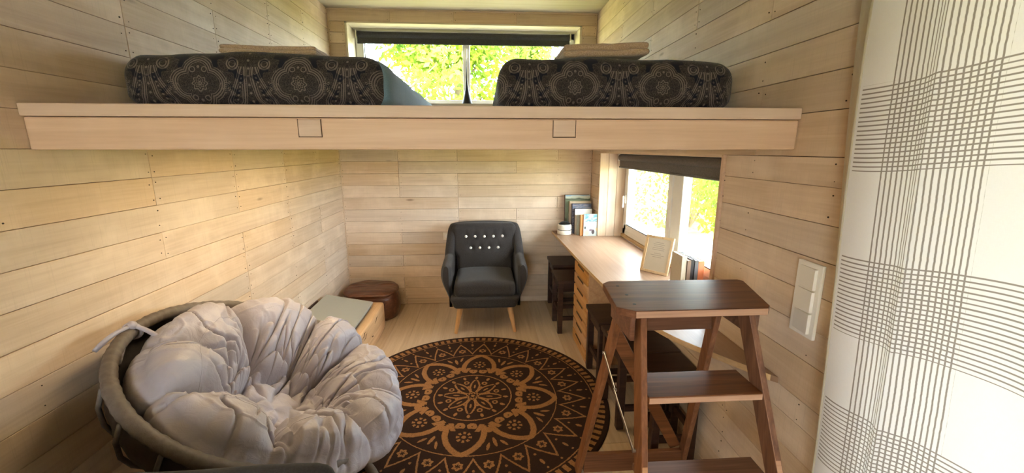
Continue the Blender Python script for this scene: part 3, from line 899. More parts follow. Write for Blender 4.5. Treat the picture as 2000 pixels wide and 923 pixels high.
def towel(x0, x1, y, z0, h, tilt, label):
    def wob(p):
        q = p.copy()
        q.z += tilt * (p.x - (x0 + x1) / 2) + 0.004 * noise.noise(p * 17) + 0.003 * math.sin(p.x * 9)
        q.y += 0.003 * noise.noise(p * 23)
        return q
    t = thing('folded_towel', ((x0 + x1) / 2, y, z0), label, 'towel', 'folded towels on the beds')
    hh = h / 2
    part('lower_fold', MB().rbox(x0, x1, y, y + 0.30, z0, z0 + hh + 0.001, hh * 0.55, 12, wob), 'towel', t, smooth=True)
    part('upper_fold', MB().rbox(x0 + 0.004, x1 - 0.003, y + 0.004, y + 0.30, z0 + hh - 0.001, z0 + h, hh * 0.55, 12, wob), 'towel', t, smooth=True)
towel(-1.095, -0.70, 1.90, 1.989, 0.036, -0.012, 'thin folded brown towel on the bed with the blue side')
towel(0.345, 0.728, 1.88, 1.996, 0.056, 0.042, 'thick folded brown towel on the bed by the green lit wall')

# slim dark cone on the sill
t = thing('cone_ornament', (-0.163, 4.26, W1[2] + 0.014), 'slim dark cone with a needle tip on the loft window sill', 'ornament')
part('cone', MB().lathe([(0.052, 0), (0.053, 0.006), (0.040, 0.05), (0.026, 0.10), (0.015, 0.16), (0.009, 0.21), (0.006, 0.24)], (-0.163, 4.26, W1[2] + 0.014), 20), 'black', t, smooth=True, auto=50)
part('needle', MB().lathe([(0.006, 0.24), (0.0045, 0.33), (0.002, 0.42)], (-0.163, 4.26, W1[2] + 0.014), 12), 'black', t, smooth=True)

# ------------------------------------------------------------------ armchair
AX, AY = -0.012, 3.42
t = thing('armchair', (AX, AY + 0.28, 0), 'charcoal tweed armchair with white buttons and beech legs by the far wall', 'armchair')
def arm_shell():
    """U-shaped padded wall: arm, back, arm"""
    n = 96; P = []
    # plan path: straight arms, rounded back corners
    pts = []
    hw, yb, rc = 0.335, AY + 0.60, 0.16
    L1 = yb - rc - (AY + 0.02); arc = rc * PI / 2; L2 = 2 * (hw - rc)
    tot = 2 * L1 + 2 * arc + L2
    for i in range(n + 1):
        s = tot * i / n
        if s < L1: x, y, nx, ny = -hw, AY + 0.02 + s, -1, 0
        elif s < L1 + arc:
            a = (s - L1) / rc; x, y, nx, ny = -hw + rc - rc * math.cos(a), yb - rc + rc * math.sin(a), -math.cos(a), math.sin(a)
        elif s < L1 + arc + L2: x, y, nx, ny = -hw + rc + (s - L1 - arc), yb, 0, 1
        elif s < L1 + 2 * arc + L2:
            a = (s - L1 - arc - L2) / rc; x, y, nx, ny = hw - rc + rc * math.sin(a), yb - rc + rc * math.cos(a), math.sin(a), math.cos(a)
        else: x, y, nx, ny = hw, yb - rc - (s - L1 - 2 * arc - L2), 1, 0
        e = min(s, tot - s)
        k = smooth01((e - 0.37) / 0.15)
        top = 0.615 + 0.02 * smooth01(e / 0.3) + k * 0.255
        if k > 0.99: top += 0.012 * (1 - (x / hw) ** 2)
        th = 0.088 - 0.012 * k
        f = 1.0 - 0.45 * smooth01(1 - e / 0.06)      # front ends are rounded
        recl = k * 0.05
        row = []
        prof = [(-0.5, 0.25), (0.1, 0.235), (0.42, 0.27), (0.58, 0.40), (0.64, 0.52), (0.62, 0.60), (0.52, 0.0), (0.30, -1), (0.0, -2), (-0.30, -1), (-0.48, 0.0), (-0.52, 0.50), (-0.50, 0.38)]
        zt = top
        prof = []
        z0 = 0.245
        for q in range(13):
            u = q / 12; z = z0 + (zt - 0.045 - z0) * u
            zz = min(1, (z - z0) / 0.33)
            flare = -0.075 * (1 - smooth01(zz * 1.15)) * (1.0 if True else 0) - 0.020 * smooth01((z - 0.56) / 0.3) * (1 - k)
            flare += 0.008 * math.sin(u * PI)
            prof.append((flare + th * 0.5 * f, z))
        for q in range(1, 8):
            a = PI * q / 8
            prof.append((th * 0.5 * f * math.cos(a) - 0.020 * (1 - k) * smooth01((zt - 0.56) / 0.3), zt - 0.045 + 0.045 * math.sin(a)))
        for q in range(12, -1, -1):
            u = q / 12; z = z0 + (zt - 0.045 - z0) * u
            prof.append((-th * 0.5 * f - 0.020 * (1 - k) * smooth01((z - 0.56) / 0.3), z))
        for off, z in prof:
            lean = recl * smooth01((z - 0.35) / 0.5)
            row.append((AX + x + nx * off, y + ny * off + lean, z))
        P.append(row)
    mb = MB().grid(P, closed_v=True)
    m = len(P[0]); o = len(mb.v) - m
    mb.f.append(tuple(range(m))[::-1]); mb.f.append(tuple(o + i for i in range(m)))
    return mb
part('shell', arm_shell(), 'charcoal', t, smooth=True, auto=70)
def fr(p):
    q = p.copy(); q.x = AX + (p.x - AX) * (1 - 0.10 * smooth01((0.34 - p.z) / 0.10)); return q
part('seat_base', MB().rbox(AX - 0.305, AX + 0.305, AY - 0.03, AY + 0.58, 0.238, 0.345, 0.03, 10, fr), 'charcoal', t, smooth=True)
def seat(p):
    q = p.copy(); u = (p.x - AX) / 0.27; w = (p.y - AY - 0.25) / 0.30
    if p.z > 0.40: q.z += 0.022 * max(0, 1 - u * u) * max(0, 1 - w * w * 0.6) + 0.004 * noise.noise(p * 6)
    return q
part('seat_cushion', MB().rbox(AX - 0.268, AX + 0.268, AY - 0.022, AY + 0.50, 0.335, 0.468, 0.045, 16, seat), 'charcoal', t, smooth=True)
bpos = [(c * 0.088, 0.775) for c in (-2, -1, 0, 1, 2)] + [(c * 0.088 - 0.044, 0.667) for c in (-1, 0, 1, 2)]
def backpad(p):
    q = p.copy()
    q.y += 0.055 * smooth01((p.z - 0.40) / 0.5)
    d = 0.0
    for bx, bz in bpos:
        r2 = ((p.x - AX - bx) / 0.030) ** 2 + ((p.z - bz) / 0.030) ** 2
        d += math.exp(-r2)
        # pleats running up and down from each button
        d += 0.30 * math.exp(-((p.x - AX - bx) / 0.010) ** 2) * smooth01(1 - abs(p.z - bz - 0.05) / 0.10)
    q.x = AX + (p.x - AX) * (1 - 0.16 * smooth01((0.66 - p.z) / 0.10))
    q.z += 0.012 * (1 - ((p.x - AX) / 0.32) ** 2) * smooth01((p.z - 0.75) / 0.1)
    if p.y < AY + 0.50: q.y += 0.014 * min(d, 1.2) - 0.020 * max(0, 1 - ((p.x - AX) / 0.26) ** 2) * max(0, 1 - ((p.z - 0.70) / 0.22) ** 2)
    return q
part('back_pad', MB().rbox(AX - 0.318, AX + 0.318, AY + 0.450, AY + 0.600, 0.40, 0.888, 0.060, 60, backpad), 'charcoal', t, smooth=True)
for bx, bz in bpos:
    yb_ = AY + 0.450 + 0.055 * smooth01((bz - 0.40) / 0.5) + 0.014 * 1.0 - 0.020 * max(0, 1 - (bx / 0.26) ** 2) * max(0, 1 - ((bz - 0.70) / 0.22) ** 2) - 0.004
    b = bmesh.new(); bmesh.ops.create_uvsphere(b, u_segments=12, v_segments=8, radius=0.0135)
    for q in b.verts: q.co = Vector((AX + bx + q.co.x, yb_ + q.co.y * 0.6, bz + q.co.z))
    part('button', MB().bm(b), 'button', t, smooth=True)
for sx in (-1, 1):
    part('leg', MB().tube([(AX + sx * 0.215, AY + 0.055, 0.25), (AX + sx * 0.262, AY + 0.010, 0.0)], [0.027, 0.0145], 16), 'beech', t, smooth=True, auto=50)
    part('leg', MB().tube([(AX + sx * 0.215, AY + 0.50, 0.25), (AX + sx * 0.255, AY + 0.58, 0.0)], [0.026, 0.0145], 16), 'beech', t, smooth=True, auto=50)

# wall socket beside the armchair
t = thing('wall_socket', (-0.395, YB - 0.001, 0.70), 'beige wall socket half hidden behind the armchair shoulder', 'socket')
part('plate', MB().bbox(-0.432, -0.355, YB - 0.010, YB - 0.001, 0.69, 0.768, 0.003), 'outlet', t)
part('socket_well', MB().lathe([(0.021, 0), (0.021, 0.003), (0.017, 0.004)], (0, 0, 0), 16), 'white_switch', t)
t.children[-1].rotation_euler = (PI / 2, 0, 0); t.children[-1].data.transform(Matrix.Translation(Vector(t.location)))
t.children[-1].location = (0.0015, -0.010, 0.029)

# ------------------------------------------------------------------ carved stump
def stump():
    n, m = 64, 30; P = []
    for j in range(m):
        u = j / (m - 1)
        if u < 0.62: v = u / 0.62; z = 0.30 * (0.02 + 0.86 * v); rad = 0.90 + 0.12 * math.sin(PI * min(1, v * 0.95) ** 0.9)
        else: v = (u - 0.62) / 0.38; z = 0.30 * (0.88 + 0.12 * math.sin(v * PI / 2)) ; rad = (1.0 - 0.05 * v) * math.cos(v * PI / 2 * 0.995) ** 0.35 * 0.98
        row = []
        for i in range(n):
            a = 2 * PI * i / n; c, s = math.cos(a), math.sin(a)
            se = (abs(c) ** 2.4 + abs(s) ** 2.4) ** (-1 / 2.4)
            k = 1 + 0.05 * noise.noise(Vector((c * 1.3, s * 1.3, 5))) + 0.012 * noise.noise(Vector((c * 6, s * 6, z * 5)))
            x, y = 0.265 * rad * se * k * c, 0.215 * rad * se * k * s
            zz = z + (0.012 * noise.noise(Vector((x * 6, y * 22, 1))) + 0.02 * y / 0.2 * 0.5) * (u > 0.55)
            row.append((-1.115 + x, 3.905 + y, max(0, zz)))
        P.append(row)
    mb = MB().grid(P, closed_v=True)
    mb.f.append(tuple(range(n))[::-1]); mb.f.append(tuple((m - 1) * n + i for i in range(n)))
    return mb
single('carved_stump', stump(), 'stump', (-1.115, 3.905, 0), 'glossy dark brown carved log stump in the far corner', 'stool', smooth=True, auto=60)

# ------------------------------------------------------------------ pine block and grey device, dark strip
def blk(p):
    q = p.copy()
    q.x += 0.012 * noise.noise(Vector((p.y * 2.5, p.z * 3, 2))); q.y += 0.010 * noise.noise(Vector((p.x * 3, p.z * 3, 8)))
    q.z += 0.006 * noise.noise(Vector((p.x * 4, p.y * 3, 4))) * (p.z > 0.2)
    return q
t = thing('pine_block', (-1.15, 3.1, 0), 'honey pine block low table with rounded edges under the grey wedge device', 'table')
part('block', MB().rbox(-1.375, -0.925, 2.885, 3.60, 0.0, 0.252, 0.022, 14, blk), 'pine_block', t, smooth=True, auto=60)
for (yy, zz, ln, sl) in ((2.93, 0.20, 0.10, 0.3), (2.98, 0.17, 0.07, 0.5), (3.15, 0.12, 0.05, -0.3), (3.25, 0.19, 0.09, 0.4)):
    pts = [(-0.923 + 0.012 * noise.noise(Vector(((yy + ln * q / 6) * 2.5, zz * 3, 2))), yy + ln * q / 6, zz + sl * ln * q / 6 + 0.006 * math.sin(q * 2)) for q in range(7)]
    part('crack', MB().tube(pts, [0.0004, 0.0014, 0.002, 0.0016, 0.002, 0.001, 0.0004], 6), 'joint', t)
t = thing('wedge_device', (-1.16, 3.16, 0.253), 'grey wedge shaped device with a closed flat lid and black base on the pine block', 'device')
dx0, dx1, dy0, dy1, zb = -1.365, -0.985, 2.93, 3.45, 0.2585
part('base', MB().bbox(dx0 + 0.02, dx1 - 0.012, dy0 + 0.012, dy1 - 0.01, zb, zb + 0.030, 0.004), 'black', t)
b = bmesh.new()
c8 = [(dx0, dy0, zb + 0.022), (dx1, dy0, zb + 0.022), (dx1, dy1, zb + 0.022), (dx0, dy1, zb + 0.022), (dx0, dy0, zb + 0.110), (dx1, dy0, zb + 0.034), (dx1, dy1, zb + 0.034), (dx0, dy1, zb + 0.110)]
hx = MB().hexa(c8); vs = [b.verts.new(p) for p in hx.v]
for f in hx.f: b.faces.new([vs[i] for i in f])
part('housing', MB().bm(b, 0.006, 2), 'device_side', t)
b = bmesh.new(); o = 0.004
c8 = [(dx0 - o, dy0 - o, zb + 0.114), (dx1 + o, dy0 - o, zb + 0.037), (dx1 + o, dy1 + o, zb + 0.037), (dx0 - o, dy1 + o, zb + 0.114), (dx0 - o, dy0 - o, zb + 0.124), (dx1 + o, dy0 - o, zb + 0.047), (dx1 + o, dy1 + o, zb + 0.047), (dx0 - o, dy1 + o, zb + 0.124)]
hx = MB().hexa(c8); vs = [b.verts.new(p) for p in hx.v]
for f in hx.f: b.faces.new([vs[i] for i in f])
part('lid', MB().bm(b, 0.004, 2), 'device_grey', t)
single('dark_strip', MB().beam((XL + 0.022, 3.10, 0.0), (XL + 0.011, 3.10, 0.375), 0.46, 0.016, (0, 1, 0)), 'stool', (XL + 0.02, 3.10, 0), 'thin dark strip leaning on the wall behind the grey device', 'board')  # thin dark upright strip against the left wall

# ------------------------------------------------------------------ papasan chair
PC = Vector((-0.874, 1.601, 0.704)); PT, PA, PR = 0.50, 0.084, 0.503
pn = Vector((math.sin(PT) * math.cos(PA), math.sin(PT) * math.sin(PA), math.cos(PT)))
pe1 = pn.cross(Vector((0, 0, 1))).normalized(); pe2 = pn.cross(pe1)
def pw(x, y, z): return PC + pe1 * x + pe2 * y + pn * z
t = thing('papasan_chair', (PC.x, PC.y, 0), 'round grey rattan bowl chair with mauve grey tufted cushion against the wall', 'chair')
ring = [pw(PR * math.cos(a), PR * math.sin(a), 0) for a in [2 * PI * i / 320 for i in range(320)]]
part('rim', MB().tube(ring, [0.0225 + 0.0011 * math.sin(i * PI * 0.55) + 0.0007 * math.sin(i * 0.7) for i in range(320)], 12, closed=True), 'rattan', t, smooth=True)
bowl = MB()                                    # woven basket below the rim
n, m = 96, 12; P = []
for j in range(m):
    u = j / (m - 1); rr = PR * math.cos(u * PI / 2 * 0.80); zz = -0.33 * math.sin(u * PI / 2 * 0.86)
    P.append([tuple(pw((rr + 0.004 * math.sin(i * 2.1 + j)) * math.cos(2 * PI * i / n), (rr + 0.004 * math.sin(i * 2.1 + j)) * math.sin(2 * PI * i / n), zz - 0.012)) for i in range(n)])
bowl.grid(P, closed_v=True)
bowl.f.append(tuple((m - 1) * n + i for i in range(n)))
part('basket', bowl, 'rattan_dark', t, smooth=True)
for i in range(20):                            # radiating canes outside the basket
    a = 2 * PI * i / 20 + 0.1
    pts = []
    for j in range(7):
        u = j / 6; rr = (PR + 0.004) * math.cos(u * PI / 2 * 0.80) + 0.010; zz = -0.33 * math.sin(u * PI / 2 * 0.86) - 0.016
        pts.append(pw(rr * math.cos(a), rr * math.sin(a), zz))
    part('cane', MB().tube(pts, 0.0075, 7), 'rattan', t, smooth=True)
bc = Vector((PC.x + 0.0, PC.y, 0)); br = 0.36
part('base_ring', MB().tube([(bc.x + br * math.cos(2 * PI * i / 72), bc.y + br * math.sin(2 * PI * i / 72), 0.032) for i in range(72)], 0.0215, 10, closed=True), 'rattan', t, smooth=True)
ur = []
for i in range(72):
    a = 2 * PI * i / 72; q = pw(0.30 * math.cos(a), 0.30 * math.sin(a), -0.30); ur.append(q)
part('cradle_ring', MB().tube(ur, 0.017, 10, closed=True), 'rattan', t, smooth=True)
for i in range(12):
    a = 2 * PI * i / 12; q = ur[int(i * 6)]
    a2 = math.atan2(q.y - bc.y, q.x - bc.x) + (0.22 if i % 2 else -0.22)
    part('strut', MB().tube([q, (bc.x + br * math.cos(a2), bc.y + br * math.sin(a2), 0.036)], 0.0085, 7), 'rattan', t, smooth=True)

CC = PC + pe2 * 0.062 - pe1 * 0.018 + pn * 0.034      # the cushion has slid toward the low side
def cw(x, y, z): return CC + pe1 * x + pe2 * y + pn * z
def cushion():
    na, nr = 560, 150
    R0 = 0.474
    th = np.linspace(0, 2 * PI, na, endpoint=False)
    NS = 8; r_ = random.Random(9)
    seams = np.array([2 * PI * i / NS + 0.22 + r_.uniform(-0.12, 0.12) for i in range(NS)])
    ext = np.append(seams, seams[0] + 2 * PI)
    amps = [r_.uniform(0.86, 1.18) for _ in range(NS)]
    tuft_r = [0.40 + r_.uniform(-0.04, 0.04) for _ in range(NS)]
    def nz(x, y, z): return noise.noise(Vector((x, y, z)))
    top = np.zeros((nr, na, 3))
    tx = [(tuft_r[i] * math.cos(seams[i]), tuft_r[i] * math.sin(seams[i])) for i in range(NS)]
    for a in range(na):
        t_ = th[a]; tt = t_ if t_ >= seams[0] else t_ + 2 * PI
        i = max(j for j in range(NS) if ext[j] <= tt + 1e-9)
        f = (tt - ext[i]) / (ext[i + 1] - ext[i])          # 0..1 across this puff
        c, s_ = math.cos(t_), math.sin(t_)
        for k in range(nr):
            rho = k / (nr - 1)
            # seams wander sideways a little on their way out
            ff = f + 0.06 * math.sin(rho * 7 + i * 1.7) * (4 * f * (1 - f))
            ed = 1 - abs(2 * ff - 1)
            w = max(0.0, 1 - (1 - min(1, max(0, ed))) ** 2.4) ** 0.55
            x = (rho - 0.34) / 0.66
            ringh = 0.0
            if x > 0:
                q = 2 * x - 0.88
                prof = max(0.0, 1 - abs(q / (0.88 if q < 0 else 1.12)) ** 2.2) ** 0.60
                ringh = 0.172 * amps[i] * prof * (0.12 + 0.88 * w)
            y = rho / 0.40
            cen = 0.035 * max(0.0, 1 - y * y) ** 0.7 if y < 1 else 0.0
            z = -0.240 + 0.235 * rho ** 1.6 + ringh + cen
            X, Y = rho * c, rho * s_
            # gathers fanning out of the tuft buttons
            for (ux, uy), sa in zip(tx, seams):
                dx, dy = X - ux, Y - uy; d = math.hypot(dx, dy)
                if d < 0.42:
                    an = math.atan2(dy, dx)
                    z -= 0.060 * math.exp(-(d / 0.050) ** 2)
                    z -= 0.040 * (1 - abs(math.sin(an * 4.5 + sa * 5 + 1.6 * nz(X * 4, Y * 4, sa)))) ** 2.2 * math.exp(-((d - 0.12) / 0.14) ** 2)
            # long creases over the puffs, sharp on one side
            g = nz(t_ * 5.2 + 1.4 * nz(X * 3, Y * 3, 3.3), rho * 1.7, 4.0)
            cr = max(0.0, 1 - abs(g) / 0.10)
            g3 = nz(X * 4.0 + 5, Y * 4.0, 1.0 + nz(X * 2, Y * 2, 8) * 1.5)
            cr3 = max(0.0, 1 - abs(g3) / 0.075)
            out = smooth01((rho - 0.25) / 0.25)
            z += -0.030 * cr ** 1.5 * out + 0.006 * cr3 ** 1.4 * min(1, rho * 3) + 0.014 * nz(X * 3.1, Y * 3.1, 6.0) + 0.004 * nz(X * 13, Y * 13, 2.0)
            g4 = nz(t_ * 12.0, rho * 2.2, 9.0)
            z += 0.010 * g4 * math.exp(-((rho - 0.95) / 0.16) ** 2)
            # centre folds
            if rho < 0.40: z += 0.008 * math.sin(3 * t_ + 9 * rho) * y * (1 - y) * 4
            rad = R0 * rho * (1 + (0.050 * (w - 0.6) + 0.02 * (amps[i] - 1) * 3) * smooth01((rho - 0.55) / 0.45) + 0.008 * g4 * rho)
            top[k, a] = (rad * c, rad * s_, z)
    prev = top[-1]
    extra = []
    for (dr, dz) in ((0.020, -0.014), (0.034, -0.040), (0.034, -0.066), (0.006, -0.088), (-0.12, -0.150), (-0.26, -0.20), (-0.42, -0.235)):
        e = prev.copy(); rr = np.hypot(e[:, 0], e[:, 1]); sc = np.clip(rr + dr, 0.02, None) / rr
        e[:, 0] *= sc; e[:, 1] *= sc; e[:, 2] = np.maximum(prev[:, 2].mean() * 0.5 + prev[:, 2] * 0.5 + dz, -0.28)
        extra.append(e)
    allp = np.concatenate([top, np.array(extra)], 0)
    W = np.array(CC) + allp[..., 0:1] * np.array(pe1) + allp[..., 1:2] * np.array(pe2) + allp[..., 2:3] * np.array(pn)
    mb = MB().grid(W, closed_v=True)
    mb.f.append(tuple((len(W) - 1) * na + i for i in range(na)))
    return mb, list(zip(tuft_r, seams)), top
cmb, seams, ctop = cushion()
cu = part('cushion', cmb, 'cushion', t, smooth=True)
def cpt(rho, a, dz=0.0):
    k = int(rho * 149); j = int((a % (2 * PI)) / (2 * PI) * 560) % 560
    x, y, z = ctop[k, j]; return cw(x, y, z + dz)
for i in range(0, 8):
    q = cpt(*seams[i]); b = bmesh.new(); bmesh.ops.create_uvsphere(b, u_segments=10, v_segments=6, radius=0.013)
    for v_ in b.verts: v_.co = v_.co + q
    part('tuft_button', MB().bm(b), 'cushion', cu, smooth=True)
sm = MB()                                      # stitched seams around the puffs
for rho in (0.74,):
    sm.tube([cpt(rho, 2 * PI * i / 560, 0.0003) for i in range(560)], 0.0011, 5, closed=True)
part('stitch_seam', sm, 'cushion', cu)
# cloth ties knotted around the rim near the wall
tie = MB(); ka = None
kp = ring[246]
for dv, ln in (((-0.16, -0.80, 0.10), 0.13), ((-0.02, -0.55, -0.45), 0.11), ((0.75, 0.25, -0.25), 0.09)):
    d = Vector(dv).normalized(); pts = [kp + Vector((0.01, -0.01, 0.024)) + d * ln * q / 6 + Vector((0, 0, -0.05 * (q / 6) ** 2)) for q in range(7)]
    pts = [Vector((max(p.x, XL + 0.02), p.y, p.z)) for p in pts]
    tie.tube(pts, [0.006, 0.008, 0.009, 0.009, 0.0095, 0.0095, 0.008], 6)
b = bmesh.new(); bmesh.ops.create_uvsphere(b, u_segments=12, v_segments=8, radius=0.017)
for q in b.verts: q.co = q.co + kp + Vector((0.01, -0.01, 0.026))
tie.bm(b)
ki = ring.index(kp); tg = (ring[(ki + 1) % 320] - ring[ki - 1]).normalized(); uu = pn; ww = tg.cross(uu)
tie.tube([kp + (uu * math.cos(2 * PI * i / 24) + ww * math.sin(2 * PI * i / 24)) * 0.028 for i in range(24)], 0.007, 6, closed=True)
part('tie', tie, 'cushion', t, smooth=True)

# ------------------------------------------------------------------ sofa whose back just enters the picture
t = thing('sofa', (-0.87, 0.45, 0), 'dark velvet sofa of which only the back edge shows before the bowl chair', 'sofa')
def sb(p):
    q = p.copy(); q.z += 0.010 * smooth01((p.z - 0.6) / 0.2) * (noise.noise(Vector((p.x * 3, p.y * 3, 1)))); return q
part('backrest', MB().rbox(-1.385, -0.362, 0.74, 0.905, 0.10, 0.866, 0.045, 18, sb), 'velvet', t, smooth=True)
part('seat', MB().rbox(-1.30, -0.44, 0.06, 0.735, 0.12, 0.42, 0.05, 12), 'velvet', t, smooth=True)
for x0_, x1_ in ((-1.385, -1.305), (-0.438, -0.360)):
    part('armrest', MB().rbox(x0_, x1_, 0.05, 0.738, 0.10, 0.60, 0.035, 10), 'velvet', t, smooth=True)
for x in (-1.33, -0.41):
    for y in (0.12, 0.84):
        part('leg', MB().tube([(x, y, 0.11), (x, y, 0.0)], [0.022, 0.016], 12), 'stool', t, smooth=True, auto=50)

# ------------------------------------------------------------------ rug
RC = (-0.098, 2.455)
P = []
for r_, z_ in ((0.02, 0.009), (0.3, 0.009), (0.6, 0.009), (0.8, 0.009), (0.872, 0.009), (0.880, 0.006), (0.882, 0.001)):
    P.append([(RC[0] + r_ * math.cos(2 * PI * i / 180), RC[1] + r_ * math.sin(2 * PI * i / 180), z_) for i in range(180)])
mb = MB().grid(P, closed_v=True); mb.f.append(tuple(range(180)))
single('round_rug', mb, 'rug', (RC[0], RC[1], 0), 'round dark brown rug printed with a tan mandala', 'rug')

# ------------------------------------------------------------------ desk
def curve_pts(pts, n=8):
    out = []
    for i in range(len(pts) - 1):
        p0 = pts[max(0, i - 1)]; p1 = pts[i]; p2 = pts[i + 1]; p3 = pts[min(len(pts) - 1, i + 2)]
        for k in range(n):
            q = k / n
            out.append(tuple(0.5 * ((2 * p1[j]) + (-p0[j] + p2[j]) * q + (2 * p0[j] - 5 * p1[j] + 4 * p2[j] - p3[j]) * q * q + (-p0[j] + 3 * p1[j] - 3 * p2[j] + p3[j]) * q ** 3) for j in (0, 1)))
    return out + [pts[-1]]
front = curve_pts([(0.690, YB - 0.004), (0.702, 3.6), (0.716, 3.0), (0.733, 2.5), (0.752, 2.15), (0.788, 1.88), (0.850, 1.68), (0.960, 1.50), (1.066, 1.345)], 5)
poly = front + [(XR - 0.003, 1.325), (XR - 0.003, y0 + 0.006), (WX - 0.05, y0 + 0.006), (WX - 0.05, y1 - 0.008), (XR - 0.003, y1 - 0.008), (XR - 0.003, YB - 0.004)]
desk = thing('desk', (0.95, 2.8, 0.745), 'long oak topped desk running under the window and tapering to the wall', 'desk')
part('desktop', MB().prism(poly, 0.745, 0.7695, 0.0015), 'desk', desk)
# edge banding along the front
eb = MB(); vs = []
for x, y in front: vs.append((x, y))
P = []
for i, (x, y) in enumerate(vs):
    a = vs[max(0, i - 1)]; c = vs[min(len(vs) - 1, i + 1)]; d = Vector((c[0] - a[0], c[1] - a[1], 0)).normalized(); nn = Vector((d.y, -d.x, 0))
    if nn.x > 0: nn = -nn
    P.append([(x + nn.x * e, y + nn.y * e, z) for e, z in ((0.0, 0.7455), (0.0022, 0.7455), (0.0022, 0.7692), (0.0, 0.7692))])
part('edge_band', eb.grid(P, closed_v=True), 'desk_edge', desk)
part('wall_batten', MB().box(XR - 0.030, XR - 0.004, y1 + 0.01, YB - 0.006, 0.700, 0.744), 'pine', desk)

t = thing('drawer_unit', (0.90, 3.0, 0), 'narrow orange pine drawer unit standing under the desk', 'drawers')
ux0, ux1, uy0, uy1 = 0.742, 1.06, 2.80, 3.235
cm = MB()
cm.bbox(ux0, ux1, uy0, uy0 + 0.020, 0.0, 0.744, 0.002, 1); cm.bbox(ux0, ux1, uy1 - 0.020, uy1, 0.0, 0.744, 0.002, 1)
cm.box(ux1 - 0.012, ux1, uy0 + 0.02, uy1 - 0.02, 0.0, 0.744); cm.box(ux0 + 0.004, ux1, uy0 + 0.02, uy1 - 0.02, 0.0, 0.03); cm.box(ux0 + 0.004, ux1, uy0 + 0.02, uy1 - 0.02, 0.724, 0.744)
part('carcass', cm, 'pine', t)
nd = 7
for i in range(nd):
    za = 0.032 + i * (0.69 / nd); zb_ = za + 0.69 / nd
    d = part('drawer', MB().bbox(ux0 - 0.012, ux0 + 0.25, uy0 + 0.004, uy1 - 0.004, za + 0.002, zb_ - 0.010, 0.003, 1), 'pine', t)
    part('finger_slot', MB().box(ux0 - 0.0135, ux0 - 0.010, uy0 + 0.12, uy1 - 0.12, zb_ - 0.024, zb_ - 0.011), 'joint', d)

# ------------------------------------------------------------------ dark stools
def stool(x0, x1, y0, y1, h, label, z0=0.0):
    t = thing('wooden_stool', ((x0 + x1) / 2, (y0 + y1) / 2, 0), label, 'stool', 'dark stools around the desk')
    part('seat', MB().bbox(x0, x1, y0, y1, h - 0.028, h, 0.005, 2), 'stool', t)
    a = 0.042
    for x in (x0 + 0.012, x1 - 0.012 - a):
        for y in (y0 + 0.012, y1 - 0.012 - a):
            part('leg', MB().bbox(x, x + a, y, y + a, z0, h - 0.028, 0.003, 1), 'stool', t)
    for y in (y0 + 0.024, y1 - 0.024 - 0.02):
        part('apron', MB().box(x0 + 0.05, x1 - 0.05, y, y + 0.02, h - 0.10, h - 0.029), 'stool', t)
        part('stretcher', MB().box(x0 + 0.05, x1 - 0.05, y, y + 0.02, 0.12, 0.155), 'stool', t)
    for x in (x0 + 0.024, x1 - 0.024 - 0.02):
        part('apron', MB().box(x, x + 0.02, y0 + 0.05, y1 - 0.05, h - 0.10, h - 0.029), 'stool', t)
        part('stretcher', MB().box(x, x + 0.02, y0 + 0.05, y1 - 0.05, 0.17, 0.205), 'stool', t)
    return t
stool(0.640, 0.985, 3.80, 4.155, 0.505, 'dark stool in the back corner under the desk')
stool(0.612, 0.955, 3.345, 3.690, 0.495, 'dark stool between the corner stool and the pine drawers')
stool(0.722, 1.055, 2.445, 2.790, 0.50, 'dark stool beside the near side of the pine drawers', 0.0095)
stool(0.728, 1.078, 2.045, 2.415, 0.50, 'dark stool next after the drawers, partly behind the stepladder', 0.0095)
stool(0.815, 1.076, 1.775, 2.035, 0.50, 'dark stool directly behind the stepladder against the wall')

# ------------------------------------------------------------------ things on the desk
DZ = 0.7697
def cover_mat(name, fn):
    t = NT(name); fn(t); return t.m
def cover_landscape(t):
    x, y, z = t.xyz(t.coord('Generated'))
    n = t.noise(t.vec(x * 3.0, z * 8.0, 0.0), 1.0, 4)
    c = t.ramp(z + (n - 0.5) * 0.10, [(0.0, (0.12, 0.16, 0.10)), (0.86, (0.14, 0.19, 0.11)), (0.89, (0.03, 0.05, 0.03)), (0.92, (0.42, 0.47, 0.36)), (0.96, (0.50, 0.52, 0.46)), (1.0, (0.16, 0.28, 0.42))])
    t.bsdf(c, 0.35, 0.4)
def cover_dusk(t):
    x, y, z = t.xyz(t.coord('Generated'))
    n = t.noise(t.vec(x * 5.0, z * 30.0, 1.0), 1.0, 4)
    c = t.ramp(n, [(0.3, (0.05, 0.055, 0.09)), (0.5, (0.12, 0.15, 0.24)), (0.62, (0.30, 0.26, 0.27)), (0.75, (0.09, 0.08, 0.12))])
    t.bsdf(c, 0.4, 0.4)
